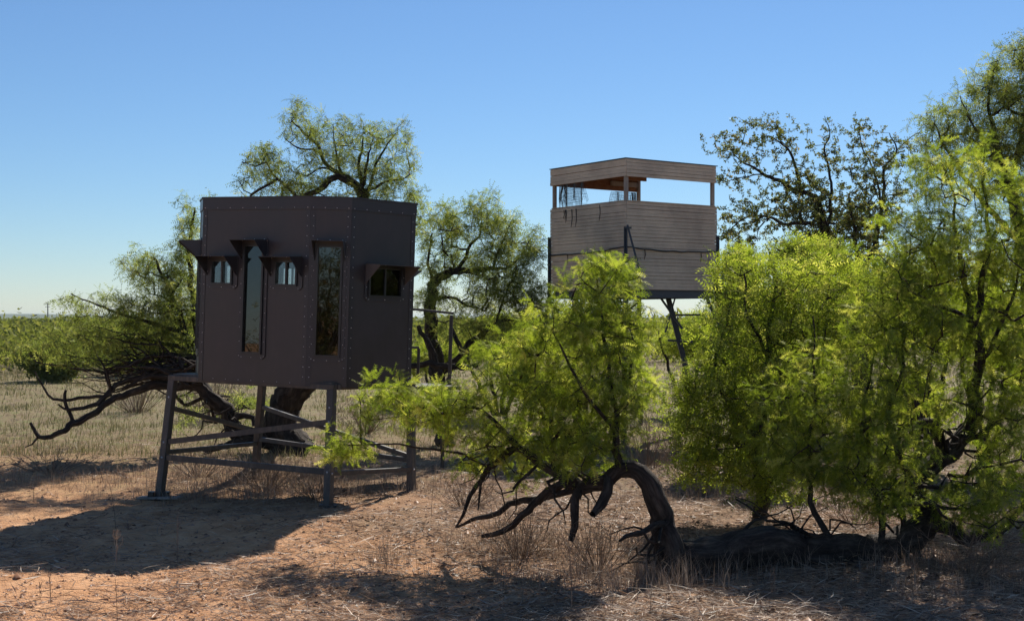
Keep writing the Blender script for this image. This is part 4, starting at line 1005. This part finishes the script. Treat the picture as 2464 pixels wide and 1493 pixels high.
shrub(300, 850, 44.0, 90, 40, "wide green shrub behind the low sprawling branches", 420, leaf='coarse', ls=2.8, lm='leaf_far')
shrub(205, 840, 50.0, 70, 38, "green shrub between the rounded one and the wide one in the scrub", 380, leaf='coarse', ls=3.0, lm='leaf_far')
# tree standing behind the viewer, seen mirrored in the panes
mb_limbs = [(3.6, -5.0), (4.6, -3.5)]
def back_tree(x, y, h, label):
    base = np.array([x, y, 0.0])
    root = empty("mesquite_tree", tuple(base)); tag(root, label, "tree")
    paths = []; LPs = []; LDs = []
    for k in range(7):
        a = rng.uniform(0, 6.28); r_ = rng.uniform(.6, 1.6)
        pts = np.array([[0, 0, -.05, .12], [math.cos(a) * r_ * .3, math.sin(a) * r_ * .3, h * .35, .08], [math.cos(a) * r_ * .8, math.sin(a) * r_ * .8, h * .7, .04], [math.cos(a) * r_, math.sin(a) * r_, h, .01]])
        sp = smooth_path(pts, .2, .02); paths.append((sp[:, :3], sp[:, 3], 7, .05))
        for q in sp[len(sp) // 3:]:
            m = 26; p_ = q[:3] + rng.normal(size=(m, 3)) * .36; LPs.append(p_); LDs.append(rng.normal(size=(m, 3)))
    v, f, uv = tube_arrays(paths); np_mesh("trunk", v, f, M['bark'], root, uv=uv, smooth=True)
    v, f, r_ = place_leaves(np.concatenate(LPs), np.concatenate(LDs), 'coarse', 1.3); c = np_mesh("crown", v, f, M['leaf_oak'], root, rnd=r_); c["kind"] = "stuff"
back_tree(-4.7, -4.0, 3.4, "mesquite mirrored in the tall right hand pane of the brown blind")
back_tree(-19.0, 3.5, 1.7, "low mesquite mirrored at the foot of the tall left hand pane")

# ================================================================== FAR SCRUB (one mass)
def scrub():
    n = 3400
    yy = 46 + rng.random(n) ** 1.5 * 500; sp = yy * .58
    xx = rng.uniform(-1, 1, n) * sp
    keep = (xx / yy < -.20 + .02 * rng.normal(size=n)) | (yy > 52)
    xx, yy = xx[keep], yy[keep]; n = len(xx)
    VV = []; DD = []
    for x, y in zip(xx, yy):
        h_ = rng.uniform(.8, 1.9) if rng.random() < .9 else rng.uniform(1.9, 2.7); w_ = rng.uniform(.8, 1.8); m = int(np.clip(6200 / y, 9, 80))
        u = rng.normal(size=(m, 3)); u /= np.linalg.norm(u, axis=1, keepdims=True)
        p_ = np.array([x, y, h_ * .5]) + u * np.array([w_, w_, h_ * .5]) * rng.uniform(.5, 1, (m, 1)); VV.append(p_); DD.append(np.full(m, np.clip(y / 14, 3.5, 16)))
    p_ = np.concatenate(VV); sc_ = np.concatenate(DD); n = len(p_)
    tv, tt = LT['coarse'][0]
    d = rng.normal(size=(n, 3)); d /= np.linalg.norm(d, axis=1, keepdims=True); r_ = rng.normal(size=(n, 3))
    y = np.cross(r_, d); y /= np.linalg.norm(y, axis=1, keepdims=True)
    a = p_; s1 = (.036 * sc_)[:, None]; s2 = (.014 * sc_)[:, None]
    v = np.stack([a - d * s1, a + y * s2, a + d * s1, a - y * s2], 1).reshape(-1, 3)
    v[:, 2] = np.maximum(v[:, 2], .0)
    f = np.arange(4 * n).reshape(-1, 4)
    o = np_mesh("scrubland", v, f, M['leaf_far'], rnd=np.clip(rng.normal(.5, .25, n), 0, 1)); tag(o, "green mesquite scrub stretching away to the horizon", kind="stuff")
    print("SCRUB", n)
scrub()

# dry leafless bushes
def dry_bush(zx, D, rad, h_, seed, label, nst=46):
    q = np.random.default_rng(seed); x = (zx - CX) * D / F; z = float(gz(x, D)); T_ = []
    for _ in range(nst):
        a = q.uniform(0, 6.28); L = h_ * q.uniform(.5, 1.15); o_ = q.uniform(.1, 1.0) * rad
        p0 = np.array([math.cos(a) * o_ * .2, math.sin(a) * o_ * .2, -.02]); p1 = p0 + np.array([math.cos(a) * o_ * .5, math.sin(a) * o_ * .5, L * .55]) + q.normal(size=3) * .03; p2 = np.array([math.cos(a) * o_, math.sin(a) * o_, L * q.uniform(.75, 1.1)]) + q.normal(size=3) * .04
        w_ = .0016 * max(1, D / 14); T_.append((np.array([p0, p1, p2]), np.array([2.2, 1.5, .8]) * w_, 3, 0))
        for _ in range(4):
            t = q.uniform(.3, 1); c = p0 * (1 - t) + p2 * t + (p1 - (p0 + p2) / 2) * (1 - abs(2 * t - 1)); e = c + q.normal(size=3) * L * .18 + np.array([0, 0, L * .12])
            T_.append((np.array([c, (c + e) / 2 + q.normal(size=3) * .015, e]), np.array([1.2, 1.0, .6]) * w_, 3, 0))
    v, f, uv = tube_arrays(T_); o = np_mesh("dry_bush", v, f, M['stalk'], rnd=np.repeat(q.uniform(.15, .75, len(f) // 6), 6)[:len(f)] if len(f) % 6 == 0 else q.random(len(f)))
    o.location = (x, D, z); tag(o, label, "dry bush")
dry_bush(1555, 17.5, .75, .75, 1, "tangled dry bush in the gap right of the arching tree")
dry_bush(1630, 19.0, .7, .6, 2, "lower dry bush to the right behind the tangled one in the gap", 36)
dry_bush(640, 15.6, .55, .38, 3, "brittle dry bush under the brown blind between its legs", 60)
dry_bush(480, 16.6, .6, .40, 4, "dry bush beside the left leg of the brown blind", 50)
dry_bush(330, 27.0, 1.1, .9, 5, "pinkish dry bush beyond the low sprawling limbs at left", 60)
dry_bush(510, 25.0, 1.0, .9, 6, "dry bush behind the brown blind's left leg", 60)
dry_bush(120, 17.0, .8, .32, 7, "low dry bush in the shade at the far left", 50)
dry_bush(1440, 10.4, .45, .42, 8, "dry bush of thin stems under the arch of the bent trunk", 50)
dry_bush(1000, 24.0, .9, .8, 9, "dry bush seen between the brown blind's right leg and the green branches", 50)
dry_bush(2060, 12.4, .8, .4, 10, "dry bush behind the fallen log", 50)
dry_bush(1250, 10.9, .55, .40, 12, "dry bush tangled among the low bare limbs left of the arch", 60)
dry_bush(1120, 13.6, .7, .34, 13, "dry bush on the soil between the blind's right leg and the arching tree", 50)
dry_bush(1700, 14.5, .9, .45, 14, "wide dry bush behind the left end of the fallen log", 60)
dry_bush(2330, 10.2, .6, .32, 15, "dry bush in front of the log's right end", 50)
dry_bush(760, 14.6, .5, .28, 16, "low dry bush by the front leg of the brown blind", 44)
dry_bush(880, 22.0, .9, .6, 11, "dry bush seen right of the blind's front leg", 50)

# utility pole
up_ = empty("utility_pole", ((115 - CX) * 590 / F, 590, 0)); tag(up_, "distant wooden utility pole with two crossarms on the horizon", "pole")
v, f, uv = tube_arrays([(np.array([[0, 0, -1.], [0, 0, 4], [0, 0, 8.3]]), np.array([.28, .25, .2]), 8, 0)]); np_mesh("post", v, f, M['bark'], up_, uv=uv)
MB().box((0, -.2, 7.6), (1.3, .08, .1)).build("crossarm", M['bark'], up_); MB().box((0, -.2, 6.5), (1.1, .08, .1)).build("crossarm", M['bark'], up_)

# air: faint even haze, the sky stays outside
hb = MB(); hb.box((0, 2400, 7.4), (5300, 7300, 8.8)); hz = hb.build("haze", M['hill']); hz.data.materials.clear()
m_, t_, out_ = mat("haze_air"); vp = t_.nodes.new("ShaderNodeVolumePrincipled")
vp.inputs["Density"].default_value = .00012; vp.inputs["Color"].default_value = (.80, .95, 1, 1)
t_.links.new(vp.outputs[0], out_.inputs["Volume"]); hz.data.materials.append(m_); tag(hz, "faint haze in the air over the plain", kind="stuff")

# ================================================================== GROUND COVER
def in_view(x, y, mrg=1.12): return np.abs(x) < y * (CX / F) * mrg + .3
def litter(n, y0, y1, lmin, lmax, wd, name, label, mt, lift, seedpow=1.6, region=None):
    yy = y0 + (y1 - y0) * rng.random(n) ** seedpow; xx = rng.uniform(-1, 1, n) * (yy * CX / F * 1.1 + .3)
    # patchy density
    dn = .5 + .5 * np.sin(xx * 1.9 + 1.3 * np.sin(yy * 1.1)) * np.sin(yy * 1.5 + 1.1 * np.sin(xx * .8)) + .25 * np.clip((xx + 1.5) / 3, -1, 1)
    keep = rng.random(n) < np.clip(.16 + .95 * dn, .10, 1)
    xx, yy = xx[keep], yy[keep]; n = len(xx)
    if region is not None:
        kk = rng.random(n) < region(xx, yy); xx, yy = xx[kk], yy[kk]; n = len(xx)
    L = rng.uniform(lmin, lmax, n); a = rng.normal(0, .75, n) + np.where(rng.random(n) < .5, 0, math.pi)
    d = np.stack([np.cos(a), np.sin(a), rng.normal(0, .22, n)], 1)
    z = gz(xx, yy) + np.abs(rng.normal(0, lift, n)) + .002
    c = np.stack([xx, yy, z], 1); bendv = np.stack([-np.sin(a), np.cos(a), np.abs(rng.normal(0, .5, n))], 1) * (L * rng.uniform(-.2, .2, n))[:, None]
    w_ = wd * rng.uniform(.5, 1.4, n); sd_ = np.stack([-np.sin(a) * w_, np.cos(a) * w_, rng.normal(0, .6, n) * w_], 1)
    A = c - d * L[:, None] / 2; B = c + bendv * .5; C = c + d * L[:, None] / 2
    for q in (A, B, C): q[:, 2] = np.maximum(q[:, 2], gz(q[:, 0], q[:, 1]) + .002)
    v = np.stack([A, B - sd_, B + sd_, C], 1).reshape(-1, 3)
    i = np.arange(n) * 4
    f = np.concatenate([np.stack([i, i + 1, i + 2], 1), np.stack([i + 1, i + 3, i + 2], 1)])
    r_ = np.clip(rng.normal(.5, .25, n), 0, 1)
    o = np_mesh(name, v, f, mt, rnd=np.concatenate([r_, r_])); tag(o, label, kind="stuff"); print(name, len(f))
litter(145000, 8.2, 21, .03, .15, .0021, "dry_litter", "dry straw and fallen twigs matted over the red soil", M['straw'], .012)
litter(11000, 8.2, 20, .12, .42, .0034, "fallen_twigs", "longer broken twigs and stems lying in the straw", M['stalk'], .02)

def patchy(x, y):
    return np.clip(.55 + .6 * np.sin(x * 5.1 + 2 * np.sin(y * 3.3)) * np.sin(y * 6.7 + 1.7 * np.sin(x * 2.9)) + .35 * np.sin(x * 13 + y * 9), .02, 1)
litter(60000, 8.2, 18, .02, .06, .009, "leaf_litter", "small dark leaf scraps and bark bits gathered in patches", M['scrap'], .004, 1.4, lambda x, y: patchy(x, y) * np.clip(.25 + .25 * (x + 2), .15, 1))
litter(45000, 8.2, 17, .10, .26, .0026, "matted_straw", "matted pale straw lying in thick patches", M['straw'], .03, 1.5, lambda x, y: np.clip(patchy(x + 3, y * .8) * 2 - 1.1, 0, 1))
def clods(n):
    yy = 8.2 + 9 * rng.random(n) ** 1.4; xx = rng.uniform(-1, 1, n) * (yy * CX / F * 1.1); r_ = rng.uniform(.006, .02, n) * np.where(rng.random(n) < .05, 1.8, 1)
    t_ = np.array([[1, 0, 0], [-.5, .87, 0], [-.5, -.87, 0], [.2, .1, .9], [.6, .7, .35], [-1, .1, .3]]); f_ = np.array([[0, 4, 3], [4, 1, 3], [1, 5, 3], [5, 2, 3], [2, 0, 3]])
    an = rng.uniform(0, 6.28, n); c_, s_2 = np.cos(an), np.sin(an)
    v = np.stack([t_[None, :, 0] * c_[:, None] - t_[None, :, 1] * s_2[:, None], t_[None, :, 0] * s_2[:, None] + t_[None, :, 1] * c_[:, None], np.repeat(t_[None, :, 2], n, 0)], -1) * r_[:, None, None] * rng.uniform(.6, 1.4, (n, 1, 3))
    v += np.stack([xx, yy, gz(xx, yy) - .002], -1)[:, None]
    o = np_mesh("clods", v.reshape(-1, 3), (f_[None] + (np.arange(n) * 6)[:, None, None]).reshape(-1, 3), M['clod'], rnd=np.repeat(rng.random(n), 5)); tag(o, "small clods and pebbles of the red soil", kind="stuff")
clods(9000)

def tufts(centers, blades, h0, h1, spread, wd, name, label, mt):
    """upright grass: centers (n,2)"""
    n = len(centers); m = blades
    cx = np.repeat(centers[:, 0], m) + rng.normal(0, spread, n * m); cy = np.repeat(centers[:, 1], m) + rng.normal(0, spread, n * m)
    h_ = rng.uniform(h0, h1, n * m) * np.repeat(rng.uniform(.6, 1.2, n), m); a = rng.uniform(0, 6.28, n * m); ln = np.abs(rng.normal(0, .6, n * m))
    b = np.stack([cx, cy, gz(cx, cy) - .01], 1)
    mid = b + np.stack([np.cos(a) * ln * h_ * .3, np.sin(a) * ln * h_ * .3, h_ * .6], 1); tip = b + np.stack([np.cos(a) * ln * h_, np.sin(a) * ln * h_, h_], 1)
    w_ = wd * np.clip(cy / 16, .8, 4); th = rng.uniform(0, 3.14, n * m); s = np.stack([np.cos(th) * w_, np.sin(th) * w_, 0 * w_], 1)
    v = np.stack([b - s, b + s, mid + s * .7, tip, mid - s * .7], 1).reshape(-1, 3); i = np.arange(n * m) * 5
    f = np.concatenate([np.stack([i, i + 1, i + 2], 1), np.stack([i, i + 2, i + 4], 1), np.stack([i + 4, i + 2, i + 3], 1)])
    r_ = np.clip(rng.normal(.5, .2, n * m) + np.repeat(rng.normal(0, .12, n), m), 0, 1)
    o = np_mesh(name, v, f, mt, rnd=np.tile(r_, 3)); tag(o, label, kind="stuff"); print(name, len(f))
n = 9000; yy = 18.5 + 42 * rng.random(n) ** 1.4; xx = (rng.random(n) ** 1.35 * 2.8 - 1.5) * yy * CX / F
tufts(np.stack([xx, yy], 1), 8, .05, .17, .16, .0042, "grass", "olive tan grass on the open ground behind the blinds", M['grass'])
# dead grass clumps under the stand and along the log
c = []
for (zx, zy, D, sx, sy, m) in ((620, 1170, 15.0, 1.3, .35, 130), (500, 1120, 16.6, 1.4, .5, 120), (720, 1130, 16.5, .9, .5, 90), (150, 1150, 16.0, 1.6, .5, 60), (900, 1180, 15.2, .8, .4, 50), (1450, 1340, 10.3, .9, .4, 60),
                               (1950, 1400, 9.8, 1.5, .3, 30), (1630, 1390, 9.95, .35, .2, 28), (1800, 1380, 10.0, .9, .15, 22), (2150, 1350, 10.5, .8, .15, 25), (1300, 1290, 10.9, .9, .4, 60), (1500, 1400, 9.9, .6, .25, 50), (2300, 1380, 10.3, .7, .5, 50), (1750, 1200, 14.0, 1.2, .6, 60), (1550, 1080, 18.5, .8, .8, 60), (930, 1350, 10.8, .12, .12, 8), (1200, 1300, 11.4, .8, .3, 50)):
    q = P(zx, zy, D); c.append(np.stack([rng.normal(q[0], sx * .6, m), rng.normal(D, sy, m)], 1))
c = np.concatenate(c)
tufts(c, 12, .07, .27, .05, .0022, "dead_grass", "brittle dead grass clumps under the blind and along the log", M['stalk'])

def weed(x, y, h_, seed, label, nb=7, cupped=False, spread=.5, wd=.0035):
    r_ = np.random.default_rng(seed); z = float(gz(x, y))
    Tn = []; lean = r_.normal(0, .06, 2); pts = np.array([[lean[0] * h_ * t * t, lean[1] * h_ * t, h_ * t - .02] for t in np.linspace(0, 1, 5)])
    Tn.append((pts, wd * np.linspace(1, .45, 5), 4, 0))
    for k in range(nb):
        t = r_.uniform(.15, .85); a = r_.uniform(0, 6.28); L = h_ * r_.uniform(.15, .38) * spread * 2; p0 = np.array([np.interp(t, np.linspace(0, 1, 5), pts[:, q]) for q in range(3)])
        d1 = np.array([math.cos(a) * .7, math.sin(a) * .4, .75]); p1 = p0 + d1 * L * .6; p2 = p1 + np.array([d1[0] * (.1 if cupped else .4), d1[1] * .3, .9]) * L * .5
        Tn.append((np.array([p0, p1, p2]), np.array([.6, .5, .35]) * wd, 3, 0))
    if cupped:
        for k in range(9):
            a = k * .7; p0 = pts[3]; rr = h_ * .09
            Tn.append((np.array([p0, p0 + [math.cos(a) * rr, math.sin(a) * rr, h_ * .10], p0 + [math.cos(a) * rr * .8, math.sin(a) * rr * .8, h_ * .24]]), np.array([.5, .45, .3]) * wd, 3, 0))
    v, f, uv = tube_arrays(Tn); o = np_mesh("dry_weed", v, f, M['stalk'], rnd=np.full(len(f), r_.uniform(.3, .9)))
    o.location = (x, y, z); tag(o, label, "weed"); return o
def weed_at(zx, zy, hpx, **kw):
    D = CAMH * F / (zy - HZ); return weed((zx - CX) * D / F, D, hpx * D / F, **kw)
weed_at(279, 1362, 104, seed=1, label="dry weed with a cupped seed head at the edge of the blind's shadow", cupped=True, wd=.0045)
weed_at(428, 1338, 128, seed=2, label="tall single dry weed stalk right of the cup-headed weed", nb=4, spread=.3)
weed_at(82, 1190, 66, seed=3, label="bent dry weed at the far left edge in the tree's shadow", nb=4)
weed_at(1375, 1480, 200, seed=4, label="tall forked dry weed before the arching trunk", nb=8, spread=.35, wd=.0045)
weed_at(1300, 1470, 110, seed=5, label="leaning dry weed left of the tall forked weed", nb=5)
weed_at(2388, 1440, 110, seed=6, label="dark upright stalk at the lower right of the log", nb=2, spread=.2)
weed_at(930, 1362, 60, seed=8, label="short pale weed standing alone on bare soil in the middle", nb=9)
weed_at(283, 1492, 120, seed=9, label="thin dark stalk at the bottom edge below the cup-headed weed", nb=2, spread=.15, wd=.0025)
for k in range(46):
    zx = rng.uniform(60, 2440); zy = rng.uniform(1230, 1488)
    if k < 24: zx = rng.uniform(1180, 1620) if k % 2 else rng.uniform(1650, 2440); zy = rng.uniform(1330, 1488)
    o = weed_at(zx, zy, rng.uniform(40, 120), seed=100 + k, label=("thin dry weed stem standing on the bare soil left of the arching tree" if zx < 1180 else "thin dry weed stem standing in the straw before or beside the arching trunk" if zx < 1640 else "thin dry weed stem standing in the straw in front of the log"), nb=int(rng.integers(2, 7)), spread=.4, wd=.003)
    o["group"] = "dry weeds scattered over the litter"
print("TRIS", sum(len(o.data.loops) - 2 * len(o.data.polygons) for o in S.objects if o.type == 'MESH'))
